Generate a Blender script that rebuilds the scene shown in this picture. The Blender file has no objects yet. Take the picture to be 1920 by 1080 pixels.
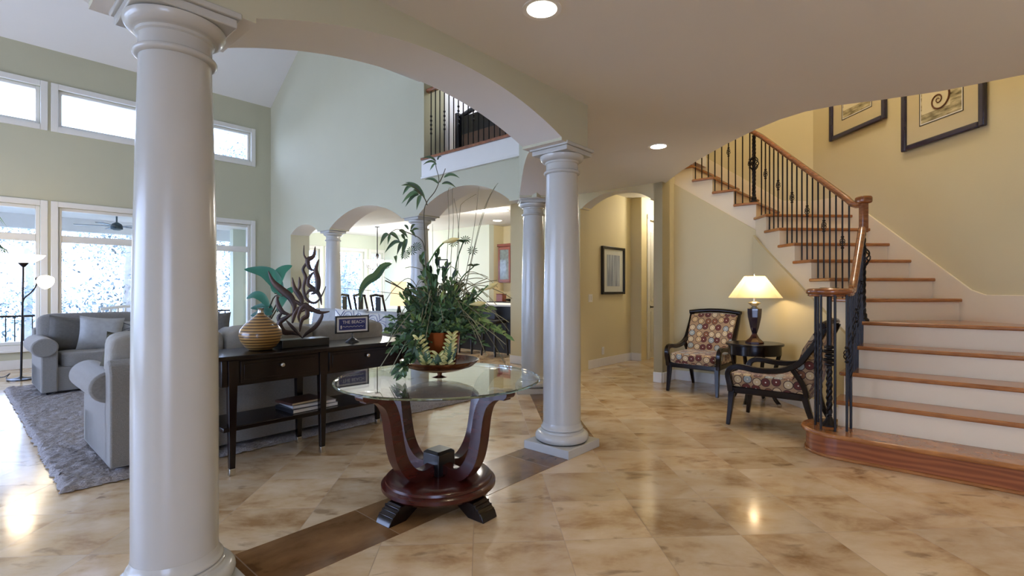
import bpy, math, random
from mathutils import Vector, Matrix
random.seed(7)
R = math.radians
C = bpy.context.scene.collection
# ------------------------------------------------------------------ camera, world, exposure
# level camera at eye height 1.2 m, f = 936 px on a 1920 px frame
EYE, FPX, HOR = 1.2, 936.0, 543.0
cd = bpy.data.cameras.new('camera'); cam = bpy.data.objects.new('camera', cd); C.objects.link(cam)
cam.location = (0, 0, EYE); cam.rotation_euler = (R(90), 0, 0)
cd.sensor_width = 36; cd.lens = 36 * FPX / 1920; cd.shift_y = (HOR - 540) / 1920; cd.clip_start = .05; cd.clip_end = 200
bpy.context.scene.camera = cam
w = bpy.data.worlds.new('daylight'); bpy.context.scene.world = w; w.use_nodes = True
wn = w.node_tree; bg = wn.nodes['Background']
tcw = wn.nodes.new('ShaderNodeTexCoord'); sx = wn.nodes.new('ShaderNodeSeparateXYZ'); rw = wn.nodes.new('ShaderNodeValToRGB')
wn.links.new(tcw.outputs['Generated'], sx.inputs[0]); wn.links.new(sx.outputs['Z'], rw.inputs[0]); wn.links.new(rw.outputs[0], bg.inputs[0])
rw.color_ramp.elements[0].position = 0.0; rw.color_ramp.elements[0].color = (.50, .64, 1, 1)
rw.color_ramp.elements[1].position = .5; rw.color_ramp.elements[1].color = (.44, .58, 1, 1)
bg.inputs[1].default_value = 11.5
vs = bpy.context.scene.view_settings
vs.view_transform = 'Standard'; vs.look = 'None'; vs.gamma = 1; vs.use_curve_mapping = False; vs.exposure = 0.0
cy = bpy.context.scene.cycles
cy.max_bounces = 9; cy.diffuse_bounces = 5; cy.glossy_bounces = 4; cy.transmission_bounces = 8; cy.transparent_max_bounces = 10
cy.sample_clamp_indirect = 6; cy.caustics_reflective = False; cy.caustics_refractive = False

def lamp(kind, name, loc, power, color, size=.2, size_y=None, rot=(0, 0, 0), spot=None, portal=False):
    d = bpy.data.lights.new(name, kind); d.energy = power; d.color = color
    if kind == 'AREA':
        d.shape = 'RECTANGLE' if size_y else 'DISK'; d.size = size
        if size_y: d.size_y = size_y
        if portal: d.cycles.is_portal = True
    elif kind == 'SPOT':
        d.spot_size = spot or R(120); d.spot_blend = .8; d.shadow_soft_size = size
    else: d.shadow_soft_size = size
    o = bpy.data.objects.new(name, d); C.objects.link(o); o.location = loc; o.rotation_euler = rot
    return o
WARM = (1.0, .78, .52)

# ------------------------------------------------------------------ house frames
AA = R(41.57)
U = Vector((math.sin(AA), math.cos(AA), 0)); V = Vector((-math.cos(AA), math.sin(AA), 0))
O = Vector((.38, 3.80, 0)); A0 = R(90) - AA
D = (U + V).normalized(); E_ = Vector((D.y, -D.x, 0)); A1 = math.atan2(E_.y, E_.x)
def W(u, v, z=0): return O + U * u + V * v + Vector((0, 0, z))
def P(px, py, Y): return Vector(((px - 960) * Y / FPX, Y, EYE - (py - HOR) * Y / FPX))   # a point at a real distance

# ------------------------------------------------------------------ materials
def srgb(r, g, b):
    f = lambda c: ((c / 255) / 12.92) if c / 255 <= .04045 else (((c / 255) + .055) / 1.055) ** 2.4
    return (f(r), f(g), f(b), 1)
def newmat(name):
    m = bpy.data.materials.new(name); m.use_nodes = True
    return m, m.node_tree.nodes, m.node_tree.links, m.node_tree.nodes['Principled BSDF']
def mat(name, col, rough=.5, metal=0, var=.0, scale=8, bump=0, bscale=40, coat=0, stretch=(1, 1, 1), spec=None, sheen=0, dark=None):
    m, N, L, b = newmat(name)
    b.inputs['Roughness'].default_value = rough; b.inputs['Metallic'].default_value = metal
    if coat: b.inputs['Coat Weight'].default_value = coat; b.inputs['Coat Roughness'].default_value = .08
    if sheen: b.inputs['Sheen Weight'].default_value = sheen
    if spec is not None: b.inputs['Specular IOR Level'].default_value = spec
    tc = N.new('ShaderNodeTexCoord'); mp = N.new('ShaderNodeMapping'); mp.inputs['Scale'].default_value = stretch
    L.new(tc.outputs['Object'], mp.inputs[0])
    n = N.new('ShaderNodeTexNoise'); n.inputs['Scale'].default_value = scale; n.inputs['Detail'].default_value = 5
    L.new(mp.outputs[0], n.inputs['Vector'])
    r = N.new('ShaderNodeValToRGB'); r.color_ramp.elements[0].position = .3; r.color_ramp.elements[1].position = .7
    d = dark or tuple(c * (1 - var) for c in col[:3]) + (1,)
    r.color_ramp.elements[0].color = d; r.color_ramp.elements[1].color = col
    L.new(n.outputs['Fac'], r.inputs[0]); L.new(r.outputs[0], b.inputs['Base Color'])
    if bump:
        n2 = N.new('ShaderNodeTexNoise'); n2.inputs['Scale'].default_value = bscale; n2.inputs['Detail'].default_value = 4
        L.new(mp.outputs[0], n2.inputs['Vector'])
        bp = N.new('ShaderNodeBump'); bp.inputs['Strength'].default_value = bump; bp.inputs['Distance'].default_value = .01
        L.new(n2.outputs['Fac'], bp.inputs['Height']); L.new(bp.outputs[0], b.inputs['Normal'])
    return m
def emis(name, col, st):
    m, N, L, b = newmat(name)
    b.inputs['Base Color'].default_value = col; b.inputs['Emission Color'].default_value = col; b.inputs['Emission Strength'].default_value = st
    return m
def math_(N, L, op, a, b=None):
    n = N.new('ShaderNodeMath'); n.operation = op
    for i, x in enumerate((a, b)):
        if x is None: continue
        if isinstance(x, (int, float)): n.inputs[i].default_value = x
        else: L.new(x, n.inputs[i])
    return n.outputs[0]
def glassmat(name, col=(1, 1, 1, 1), ior=1.45, thin=True, rough=0):
    m, N, L, b = newmat(name)
    if thin:
        out = N['Material Output']; tr = N.new('ShaderNodeBsdfTransparent'); gl = N.new('ShaderNodeBsdfGlossy')
        gl.inputs['Roughness'].default_value = .02; tr.inputs[0].default_value = col
        ge = N.new('ShaderNodeNewGeometry'); dt = N.new('ShaderNodeVectorMath'); dt.operation = 'DOT_PRODUCT'
        L.new(ge.outputs['Normal'], dt.inputs[0]); L.new(ge.outputs['Incoming'], dt.inputs[1]); f0 = ((ior - 1) / (ior + 1)) ** 2
        q = math_(N, L, 'POWER', math_(N, L, 'SUBTRACT', 1.0, math_(N, L, 'ABSOLUTE', dt.outputs['Value'])), 5.0)
        fr = math_(N, L, 'ADD', f0, math_(N, L, 'MULTIPLY', q, 1 - f0)); mx = N.new('ShaderNodeMixShader')
        L.new(fr, mx.inputs[0]); L.new(tr.outputs[0], mx.inputs[1]); L.new(gl.outputs[0], mx.inputs[2]); L.new(mx.outputs[0], out.inputs[0])
    else:
        b.inputs['Base Color'].default_value = col; b.inputs['Transmission Weight'].default_value = 1
        b.inputs['Roughness'].default_value = rough; b.inputs['IOR'].default_value = ior
    return m
def travertine(name, c1, c2, c3, strip=False):
    m, N, L, b = newmat(name)
    tc = N.new('ShaderNodeTexCoord'); mp = N.new('ShaderNodeMapping'); mp.vector_type = 'POINT'
    L.new(tc.outputs['Object'], mp.inputs[0]); mp.inputs['Rotation'].default_value = (0, 0, 0 if strip else -A1)
    sp = N.new('ShaderNodeSeparateXYZ'); L.new(mp.outputs[0], sp.inputs[0])
    T = .61 if strip else .4345
    sx = math_(N, L, 'DIVIDE', math_(N, L, 'SUBTRACT', sp.outputs[0], .2 if strip else .3925 - 100 * T), T)
    sy = math_(N, L, 'DIVIDE', math_(N, L, 'SUBTRACT', sp.outputs[1], 200 if strip else 2.37 - 100 * T), 400 if strip else T)
    fx = math_(N, L, 'FLOOR', sx); fy = math_(N, L, 'FLOOR', sy)
    cb = N.new('ShaderNodeCombineXYZ'); L.new(fx, cb.inputs[0]); L.new(fy, cb.inputs[1])
    wn_ = N.new('ShaderNodeTexWhiteNoise'); L.new(cb.outputs[0], wn_.inputs[0])
    # every tile samples its own patch of stone
    off = N.new('ShaderNodeVectorMath'); off.operation = 'MULTIPLY_ADD'
    L.new(wn_.outputs['Color'], off.inputs[0]); off.inputs[1].default_value = (9, 9, 9); L.new(mp.outputs[0], off.inputs[2])
    st = N.new('ShaderNodeMapping'); st.inputs['Scale'].default_value = (1.6, 2.6, 1); L.new(off.outputs[0], st.inputs[0])
    n1 = N.new('ShaderNodeTexNoise'); n1.inputs['Scale'].default_value = 1.4; n1.inputs['Detail'].default_value = 6; n1.inputs['Distortion'].default_value = .25; n1.inputs['Roughness'].default_value = .62
    L.new(st.outputs[0], n1.inputs['Vector'])
    r1 = N.new('ShaderNodeValToRGB'); e = r1.color_ramp.elements
    e[0].position = .34; e[0].color = c3; e[1].position = .66; e[1].color = c1
    e2 = r1.color_ramp.elements.new(.47); e2.color = c2
    L.new(n1.outputs['Fac'], r1.inputs[0])
    n2 = N.new('ShaderNodeTexNoise'); n2.inputs['Scale'].default_value = 2.6; n2.inputs['Detail'].default_value = 9; n2.inputs['Distortion'].default_value = .5
    L.new(st.outputs[0], n2.inputs['Vector'])
    r2 = N.new('ShaderNodeValToRGB'); r2.color_ramp.elements[0].position = .30; r2.color_ramp.elements[0].color = tuple(c * .5 for c in c3[:3]) + (1,)
    r2.color_ramp.elements[1].position = .38; r2.color_ramp.elements[1].color = (1, 1, 1, 1)
    L.new(n2.outputs['Fac'], r2.inputs[0])
    mx = N.new('ShaderNodeMixRGB'); mx.blend_type = 'MULTIPLY'; mx.inputs[0].default_value = .5
    L.new(r1.outputs[0], mx.inputs[1]); L.new(r2.outputs[0], mx.inputs[2])
    hs = N.new('ShaderNodeHueSaturation'); L.new(mx.outputs[0], hs.inputs['Color'])
    L.new(math_(N, L, 'ADD', math_(N, L, 'MULTIPLY', wn_.outputs['Value'], .22), .89), hs.inputs['Value'])
    def edge(s):
        f = math_(N, L, 'FRACT', s)
        return math_(N, L, 'MINIMUM', f, math_(N, L, 'SUBTRACT', 1.0, f))
    ed = edge(sx) if strip else math_(N, L, 'MINIMUM', edge(sx), edge(sy))
    jm = math_(N, L, 'LESS_THAN', ed, .0045)
    mj = N.new('ShaderNodeMixRGB'); L.new(math_(N, L, 'MULTIPLY', jm, .55), mj.inputs[0]); L.new(hs.outputs[0], mj.inputs[1])
    mj.inputs[2].default_value = srgb(128, 104, 76)
    L.new(mj.outputs[0], b.inputs['Base Color'])
    rr = math_(N, L, 'ADD', math_(N, L, 'MULTIPLY', n1.outputs['Fac'], .14), .07)
    L.new(math_(N, L, 'ADD', rr, math_(N, L, 'MULTIPLY', jm, .3)), b.inputs['Roughness'])
    bp = N.new('ShaderNodeBump'); bp.inputs['Strength'].default_value = .25; bp.inputs['Distance'].default_value = .002; bp.invert = True
    L.new(jm, bp.inputs['Height']); L.new(bp.outputs[0], b.inputs['Normal'])
    return m
def woodmat(name, c1, c2, rough=.3, coat=.4, scale=(3, 3, 40), ring=3.0):
    m, N, L, b = newmat(name)
    tc = N.new('ShaderNodeTexCoord'); mp = N.new('ShaderNodeMapping'); mp.inputs['Scale'].default_value = scale
    L.new(tc.outputs['Object'], mp.inputs[0])
    wv = N.new('ShaderNodeTexWave'); wv.wave_type = 'BANDS'; wv.bands_direction = 'Z'; wv.inputs['Scale'].default_value = 1.0
    wv.inputs['Distortion'].default_value = ring; wv.inputs['Detail'].default_value = 3; wv.inputs['Detail Scale'].default_value = .6
    L.new(mp.outputs[0], wv.inputs['Vector'])
    r = N.new('ShaderNodeValToRGB'); r.color_ramp.elements[0].color = c1; r.color_ramp.elements[1].color = c2
    L.new(wv.outputs['Fac'], r.inputs[0]); L.new(r.outputs[0], b.inputs['Base Color'])
    b.inputs['Roughness'].default_value = rough; b.inputs['Coat Weight'].default_value = coat; b.inputs['Coat Roughness'].default_value = .1
    return m
def circles(name):
    m, N, L, b = newmat(name)
    uv = N.new('ShaderNodeTexCoord'); mp = N.new('ShaderNodeMapping'); mp.inputs['Scale'].default_value = (1, 1, 1)
    L.new(uv.outputs['UV'], mp.inputs[0])
    vo = N.new('ShaderNodeTexVoronoi'); vo.voronoi_dimensions = '2D'; vo.inputs['Scale'].default_value = 12.5; vo.inputs['Randomness'].default_value = .32
    L.new(mp.outputs[0], vo.inputs['Vector'])
    dist = vo.outputs['Distance']; sc = N.new('ShaderNodeSeparateColor'); L.new(vo.outputs['Color'], sc.inputs[0])
    # disc colour by cell
    rc = N.new('ShaderNodeValToRGB'); rc.color_ramp.interpolation = 'CONSTANT'; e = rc.color_ramp.elements
    e[0].position = 0; e[0].color = srgb(92, 34, 28); e[1].position = .3; e[1].color = srgb(196, 176, 138)
    for p_, c_ in ((.55, srgb(150, 160, 160)), (.72, srgb(186, 158, 112)), (.9, srgb(120, 74, 44))):
        x = e.new(p_); x.color = c_
    L.new(sc.outputs[0], rc.inputs[0])
    # rings: centre dot, disc, dark ring, light gap
    rk = N.new('ShaderNodeValToRGB'); rk.color_ramp.interpolation = 'CONSTANT'; k = rk.color_ramp.elements
    k[0].position = 0; k[0].color = (1, 0, 0, 1); k[1].position = .07; k[1].color = (0, 0, 0, 1)
    for p_, c_ in ((.39, (0, 1, 0, 1)), (.465, (0, 0, 1, 1))):
        x = k.new(p_); x.color = c_
    L.new(dist, rk.inputs[0]); s3 = N.new('ShaderNodeSeparateColor'); L.new(rk.outputs[0], s3.inputs[0])
    def mix(f, a, c):
        x = N.new('ShaderNodeMixRGB'); L.new(f, x.inputs[0]); L.new(a, x.inputs[1]); x.inputs[2].default_value = c; return x.outputs[0]
    o = mix(s3.outputs[0], rc.outputs[0], srgb(226, 216, 200)); o = mix(s3.outputs[1], o, srgb(60, 36, 30)); o = mix(s3.outputs[2], o, srgb(158, 130, 98))
    L.new(o, b.inputs['Base Color']); b.inputs['Roughness'].default_value = .75; b.inputs['Sheen Weight'].default_value = .3
    return m
def foliage(name, c1, c2, rough=.5):
    m, N, L, b = newmat(name)
    g = N.new('ShaderNodeNewGeometry'); r = N.new('ShaderNodeValToRGB'); r.color_ramp.elements[0].color = c1; r.color_ramp.elements[1].color = c2
    L.new(g.outputs['Random Per Island'], r.inputs[0]); L.new(r.outputs[0], b.inputs['Base Color']); b.inputs['Roughness'].default_value = rough
    return m

M = {}
M['floor'] = travertine('travertine', srgb(217, 198, 168), srgb(201, 175, 138), srgb(164, 130, 90))
M['strip'] = travertine('brown_travertine', srgb(146, 112, 76), srgb(124, 92, 60), srgb(96, 68, 42), True)
M['wall'] = mat('sage_paint', srgb(188, 186, 162), .75, var=.03, scale=2)
M['hall'] = mat('warm_sand_paint', srgb(211, 198, 157), .75, var=.03, scale=2)
M['pale'] = mat('pale_green_paint', srgb(206, 212, 196), .75, var=.02, scale=2)
M['ceil'] = mat('ceiling_paint', srgb(222, 220, 216), .85, var=.02, scale=2)
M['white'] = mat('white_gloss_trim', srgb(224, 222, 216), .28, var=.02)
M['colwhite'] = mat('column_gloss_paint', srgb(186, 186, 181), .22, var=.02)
M['skirt'] = mat('stair_white_paint', srgb(232, 218, 188), .45, var=.02)
M['oak'] = mat('oak', srgb(176, 118, 66), .24, dark=srgb(140, 86, 46), scale=9, stretch=(1, 1, 6), coat=.4)
M['rail'] = mat('handrail_oak', srgb(150, 88, 46), .2, dark=srgb(104, 56, 28), scale=14, stretch=(1, 1, 3), coat=.6)
M['oakface'] = woodmat('oak_bullnose_face', srgb(126, 66, 36), srgb(156, 90, 52), .3, .3, (1.2, 1.2, 9), 20)
M['espresso'] = mat('espresso_wood', srgb(22, 9, 8), .22, var=.5, scale=3, stretch=(1, 1, 8), coat=.1, spec=.35)
M['mahog'] = mat('mahogany_gloss', srgb(70, 24, 18), .26, var=.55, scale=4, stretch=(1, 1, 6), coat=.12)
M['iron'] = mat('wrought_iron', srgb(30, 26, 26), .35, .6, var=.3)
M['nickel'] = mat('brushed_nickel', srgb(200, 198, 192), .25, 1, var=.1)
M['glass'] = glassmat('window_glass')
M['tglass'] = glassmat('table_glass', (.96, .99, .975, 1), 1.75)
M['tedge'] = glassmat('table_glass_edge', (.35, .62, .52, 1), 1.5, thin=False)
M['sofa'] = mat('grey_linen', srgb(138, 134, 128), .9, var=.22, scale=60, bump=.5, bscale=160, stretch=(1, 1, 3), sheen=.3)
M['sofam'] = mat('soft_grey_cushion', srgb(160, 156, 148), .9, var=.15, scale=20, bump=.3, bscale=120)
M['sofad'] = mat('charcoal_cushion', srgb(96, 92, 86), .9, var=.2, scale=40, bump=.3, bscale=200)
M['sofal'] = mat('silver_grey_cushion', srgb(168, 168, 166), .9, var=.15, scale=20, bump=.3, bscale=120)
M['olive'] = mat('olive_cushion', srgb(92, 88, 72), .9, var=.2, scale=20, bump=.3, bscale=120)
M['rug'] = mat('shaggy_grey_wool', srgb(176, 170, 170), 1, var=.45, scale=60, bump=1, bscale=70, stretch=(1, 2.4, 1))
M['fabric'] = circles('circle_print_fabric')
M['leafd'] = foliage('dark_green_leaf', srgb(16, 38, 24), srgb(82, 116, 72))
M['leafl'] = foliage('light_green_leaf', srgb(70, 110, 58), srgb(150, 172, 100))
M['stem'] = mat('plant_stem', srgb(78, 74, 52), .6, var=.3)
M['grass'] = foliage('dry_grass', srgb(84, 84, 60), srgb(140, 138, 110))
M['calla'] = mat('calla_cream_yellow', srgb(224, 214, 150), .45, var=.1)
M['teal'] = foliage('teal_banana_leaf', srgb(14, 72, 60), srgb(46, 116, 88), .35)
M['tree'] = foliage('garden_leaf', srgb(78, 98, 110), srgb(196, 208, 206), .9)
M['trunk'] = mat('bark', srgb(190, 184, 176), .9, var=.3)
M['bulb'] = emis('lamp_glow', (1, .86, .66, 1), 9)
M['disc'] = emis('downlight_glow', (1, .93, .82, 1), 9)
M['black'] = mat('black_lacquer', srgb(15, 13, 15), .3, var=.2, coat=.1)
M['deck'] = mat('deck_boards', srgb(200, 198, 194), .8, var=.2)
M['porch'] = mat('porch_ceiling', srgb(228, 232, 236), .8, var=.05)
M['cherry'] = woodmat('cherry_cabinet', srgb(84, 30, 18), srgb(128, 54, 30), .3, .4)
M['navymat'] = mat('dark_navy_frame', srgb(30, 26, 62), .25, var=.2, coat=.5)
M['matboard'] = mat('beige_mat_board', srgb(202, 188, 152), .9, var=.03)

# ------------------------------------------------------------------ mesh builder
class MB:
    def __init__(s): s.v = []; s.f = []; s.m = []
    def add(s, vs, fs, mi=0, T=None):
        o = len(s.v)
        s.v += [tuple((T @ Vector(p)) if T is not None else p) for p in vs]
        s.f += [tuple(i + o for i in f) for f in fs]; s.m += [mi] * len(fs); return s
    def box(s, x0, x1, y0, y1, z0, z1, mi=0, T=None):
        return s.add([(x0,y0,z0),(x1,y0,z0),(x1,y1,z0),(x0,y1,z0),(x0,y0,z1),(x1,y0,z1),(x1,y1,z1),(x0,y1,z1)],
                     [(0,3,2,1),(4,5,6,7),(0,1,5,4),(1,2,6,5),(2,3,7,6),(3,0,4,7)], mi, T)
    def prism(s, pts, a, b, axis='y', mi=0, T=None):
        n = len(pts)
        f3 = {'y': lambda p, t: (p[0], t, p[1]), 'x': lambda p, t: (t, p[0], p[1]), 'z': lambda p, t: (p[0], p[1], t)}[axis]
        vs = [f3(p, a) for p in pts] + [f3(p, b) for p in pts]
        fs = [tuple(range(n)), tuple(range(2 * n - 1, n - 1, -1))] + [(i, i + n, (i + 1) % n + n, (i + 1) % n) for i in range(n)]
        ar = sum(pts[i][0] * pts[(i + 1) % n][1] - pts[(i + 1) % n][0] * pts[i][1] for i in range(n))
        flip = (ar > 0) == (axis != 'y')
        if (b < a): flip = not flip
        if flip: fs = [tuple(reversed(f)) for f in fs]
        return s.add(vs, fs, mi, T)
    def lathe(s, prof, c=(0, 0), n=40, mi=0, T=None, sq=None):
        vs = []; fs = []
        for (r, z) in prof:
            for i in range(n):
                a = 2 * math.pi * i / n + (math.pi / n if n == 4 else 0)
                vs.append((c[0] + r * math.cos(a), c[1] + r * math.sin(a), z))
        k = len(prof)
        for j in range(k - 1):
            for i in range(n):
                i2 = (i + 1) % n; fs.append((j * n + i, j * n + i2, (j + 1) * n + i2, (j + 1) * n + i))
        fs.append(tuple(range(n - 1, -1, -1))); fs.append(tuple((k - 1) * n + i for i in range(n)))
        return s.add(vs, fs, mi, T)
    def tube(s, path, r, n=8, mi=0, flat=1.0, up=None, T=None, square=False, roll=0.0):
        path = [Vector(p) for p in path]; k = len(path); vs = []; fs = []
        rr = r if isinstance(r, (list, tuple)) else [r] * k
        x = None
        for j in range(k):
            t = (path[min(j + 1, k - 1)] - path[max(j - 1, 0)]).normalized()
            if up is not None: x = t.cross(Vector(up)); x = x.normalized() if x.length > 1e-4 else Vector((1, 0, 0))
            elif x is None:
                g = Vector((0, 0, 1)) if abs(t.z) < .9 else Vector((1, 0, 0)); x = t.cross(g).normalized()
            else: x = (x - t * x.dot(t)).normalized()
            y = x.cross(t)
            for i in range(n):
                a = 2 * math.pi * (i + (.5 if square else 0)) / n + roll * j
                vs.append(tuple(path[j] + (x * math.cos(a) + y * math.sin(a) * flat) * rr[j]))
        for j in range(k - 1):
            for i in range(n):
                i2 = (i + 1) % n; fs.append((j * n + i, (j + 1) * n + i, (j + 1) * n + i2, j * n + i2))
        fs.append(tuple(range(n))); fs.append(tuple((k - 1) * n + i for i in range(n - 1, -1, -1)))
        return s.add(vs, fs, mi, T)
    def super(s, c, sz, e=.3, nu=28, nv=18, mi=0, T=None, fn=None):
        f = lambda t, e: math.copysign(abs(t) ** e, t); vs = []; fs = []
        for j in range(nv + 1):
            ph = -math.pi / 2 + math.pi * j / nv
            for i in range(nu):
                th = 2 * math.pi * i / nu
                p = (f(math.cos(ph), e) * f(math.cos(th), e), f(math.cos(ph), e) * f(math.sin(th), e), f(math.sin(ph), e))
                q = Vector((c[0] + p[0] * sz[0] / 2, c[1] + p[1] * sz[1] / 2, c[2] + p[2] * sz[2] / 2))
                if fn: q = fn(q)
                vs.append(tuple(q))
        for j in range(nv):
            for i in range(nu):
                i2 = (i + 1) % nu; fs.append((j * nu + i, j * nu + i2, (j + 1) * nu + i2, (j + 1) * nu + i))
        return s.add(vs, fs, mi, T)
    def pillow(s, w, h, t, mi=0, T=None, n=12):
        vs = []; fs = []
        for sd in (1, -1):
            for j in range(n + 1):
                for i in range(n + 1):
                    a = -1 + 2 * i / n; b = -1 + 2 * j / n
                    x = a * w / 2 * (1 - .09 * (1 - b * b)); z = b * h / 2 * (1 - .09 * (1 - a * a))
                    y = sd * t / 2 * max(0, (1 - a ** 4) * (1 - b ** 4)) ** .55
                    vs.append((x, y, z))
        m = (n + 1) ** 2
        for j in range(n):
            for i in range(n):
                q = j * (n + 1) + i
                fs.append((q, q + n + 1, q + n + 2, q + 1)); fs.append((m + q, m + q + 1, m + q + n + 2, m + q + n + 1))
        return s.add(vs, fs, mi, T)
    def leaf(s, path, w, mi=0, nrm=(0, -1, 0), fold=.25, prof=None):
        path = [Vector(p) for p in path]; k = len(path); vs = []; fs = []
        for j in range(k):
            t = (path[min(j + 1, k - 1)] - path[max(j - 1, 0)]).normalized()
            x = t.cross(Vector(nrm)); x = x.normalized() if x.length > 1e-3 else Vector((1, 0, 0))
            y = x.cross(t); q = j / (k - 1)
            ww = w * (prof(q) if prof else max(0.03, math.sin(math.pi * min(1, q ** .8)) ** .8))
            vs += [tuple(path[j] - x * ww / 2 + y * fold * ww), tuple(path[j]), tuple(path[j] + x * ww / 2 + y * fold * ww)]
        for j in range(k - 1):
            a = 3 * j; fs += [(a, a + 3, a + 4, a + 1), (a + 1, a + 4, a + 5, a + 2)]
        return s.add(vs, fs, mi)
    def build(s, name, mats, parent=None, loc=(0, 0, 0), rz=0, smooth=35, bevel=0, seg=2, sub=0, kind=None, **tags):
        me = bpy.data.meshes.new(name); me.from_pydata(s.v, [], s.f)
        if not isinstance(mats, (list, tuple)): mats = [mats]
        for m_ in mats: me.materials.append(M[m_] if isinstance(m_, str) else m_)
        me.polygons.foreach_set('material_index', s.m)
        uvl = me.uv_layers.new(name='UVMap')
        for p in me.polygons:
            n = p.normal; ax = max(range(3), key=lambda i: abs(n[i]))
            for li in p.loop_indices:
                c = me.vertices[me.loops[li].vertex_index].co
                uvl.data[li].uv = (c.y, c.z) if ax == 0 else ((c.x, c.z) if ax == 1 else (c.x, c.y))
        if smooth:
            me.polygons.foreach_set('use_smooth', [True] * len(me.polygons)); me.set_sharp_from_angle(angle=R(smooth))
        me.update()
        o = bpy.data.objects.new(name, me); C.objects.link(o); o.location = loc; o.rotation_euler = (0, 0, rz)
        if parent is not None: o.parent = parent
        if bevel:
            b = o.modifiers.new('bevel', 'BEVEL'); b.width = bevel; b.segments = seg; b.limit_method = 'ANGLE'; b.angle_limit = R(40); b.harden_normals = False
        if sub:
            b = o.modifiers.new('sub', 'SUBSURF'); b.levels = sub; b.render_levels = sub
        if kind: o['kind'] = kind
        for k_, v_ in tags.items(): o[k_] = v_
        return o
def thing(name, label, cat, loc=(0, 0, 0), rz=0, group=None, kind=None):
    o = bpy.data.objects.new(name, None); C.objects.link(o); o.location = loc; o.rotation_euler = (0, 0, rz); o.empty_display_size = .1
    if label: o['label'] = label
    if cat: o['category'] = cat
    if group: o['group'] = group
    if kind: o['kind'] = kind
    return o
def tag(o, label, cat, group=None):
    o['label'] = label; o['category'] = cat
    if group: o['group'] = group
    return o
def copytree(o, parent=None):
    c = o.copy(); C.objects.link(c); c.parent = parent
    for ch in list(o.children): copytree(ch, c)
    return c
HF = dict(loc=tuple(O), rz=A0)                      # house frame: local x = u, local y = v
def struct(name, mb, m, **k):
    kk = dict(HF); kk.update(k); return mb.build(name, m, kind='structure', **kk)
def arc(s0, s1, z0, rise, n=28):
    hw = (s1 - s0) / 2; r = (hw * hw + rise * rise) / (2 * rise); cz = z0 + rise - r; a = math.asin(hw / r)
    return [((s0 + s1) / 2 + r * math.sin(-a + 2 * a * i / n), cz + r * math.cos(-a + 2 * a * i / n)) for i in range(n + 1)]
def soffit(o, zmax):                                 # underside faces of an arch take the second slot
    for p in o.data.polygons:
        if p.normal.z < -.25 and p.center.z < zmax: p.material_index = 1
    return o
def grow(u0, u1, z0, z1, holes, y0, y1, mb, mi=0):   # wall slab with rectangular openings
    us = sorted({u0, u1, *[h[0] for h in holes], *[h[1] for h in holes]}); zs = sorted({z0, z1, *[h[2] for h in holes], *[h[3] for h in holes]})
    for i in range(len(us) - 1):
        run = None
        for j in range(len(zs) - 1):
            cu = (us[i] + us[i + 1]) / 2; cz = (zs[j] + zs[j + 1]) / 2
            if any(h[0] < cu < h[1] and h[2] < cz < h[3] for h in holes): continue
            mb.box(us[i], us[i + 1], y0, y1, zs[j], zs[j + 1], mi)
    return mb

# ------------------------------------------------------------------ floor and ceilings
HC = 2.59
struct('floor', MB().box(-9, 11, -9, 14, -.1, 0), 'floor', loc=(0, 0, 0), rz=0)
struct('trim_1', MB().box(-6, .2, -.2, .2, -.005, .0015), 'strip', smooth=0)
struct('trim_2', MB().box(-.06, .3, .2, 3.0, -.005, .0012), 'strip', loc=tuple(O), rz=A1, smooth=0)
hole = [(3.39, .6, 1)]
cpts = [W(-6, 0), W(0, 0), W(1.5, 1.5), W(1.5, 8.3), W(3.0, 8.3), W(3.1, .58)]
cp = [(p.x, p.y) for p in cpts] + [(1.99, 6.20), (1.985, 5.80), (2.0, 5.29), (2.05, 4.75), (2.12, 4.32), (2.19, 4.08), (2.29, 3.90), (2.45, 3.77), (2.70, 3.66), (3.0, 3.50), (3.31, 3.23), (3.7, 2.95), (4.4, 2.75), (4.5, -4), (-6, -4), (-6, -1)]
struct('ceiling_1', MB().prism(cp, HC, HC + .3, 'z'), 'ceil', loc=(0, 0, 0), rz=0, smooth=0)

# arcade beam between great room and hall (three bays of it)
def beam_poly(xs, zb, ztop, rise, pier=.2):
    pts = []
    for i in range(len(xs) - 1):
        a, b = xs[i], xs[i + 1]
        pts += [(a + pier, zb)] + arc(a + pier, b - pier, zb + .02, rise) + [(b - pier, zb)]
    return pts
UC1 = -2.517
pts = [(2 * UC1 - .2, 2.255)] + beam_poly([2 * UC1, UC1, 0], 2.255, 0, .195, .23) + [(.10, 2.255), (.10, 4.3), (2 * UC1 - .2, 4.3)]
soffit(struct('wall_front_arcade', MB().prism(pts, -.165, .2), ['wall', 'ceil'], smooth=20), 2.6)
# 45 degree bay between the two nearer columns
pts = [(-.05, 2.255)] + beam_poly([0, 2.12], 2.255, 0, .2, .22) + [(2.25, 2.255), (2.25, 4.3), (-.05, 4.3)]
T90 = Matrix.Rotation(R(90), 4, 'Z')
soffit(struct('wall_angled_arcade', MB().prism(pts, -.18, .18, 'x'), ['wall', 'ceil'], loc=tuple(O), rz=A1, smooth=20), 2.6)
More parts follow.
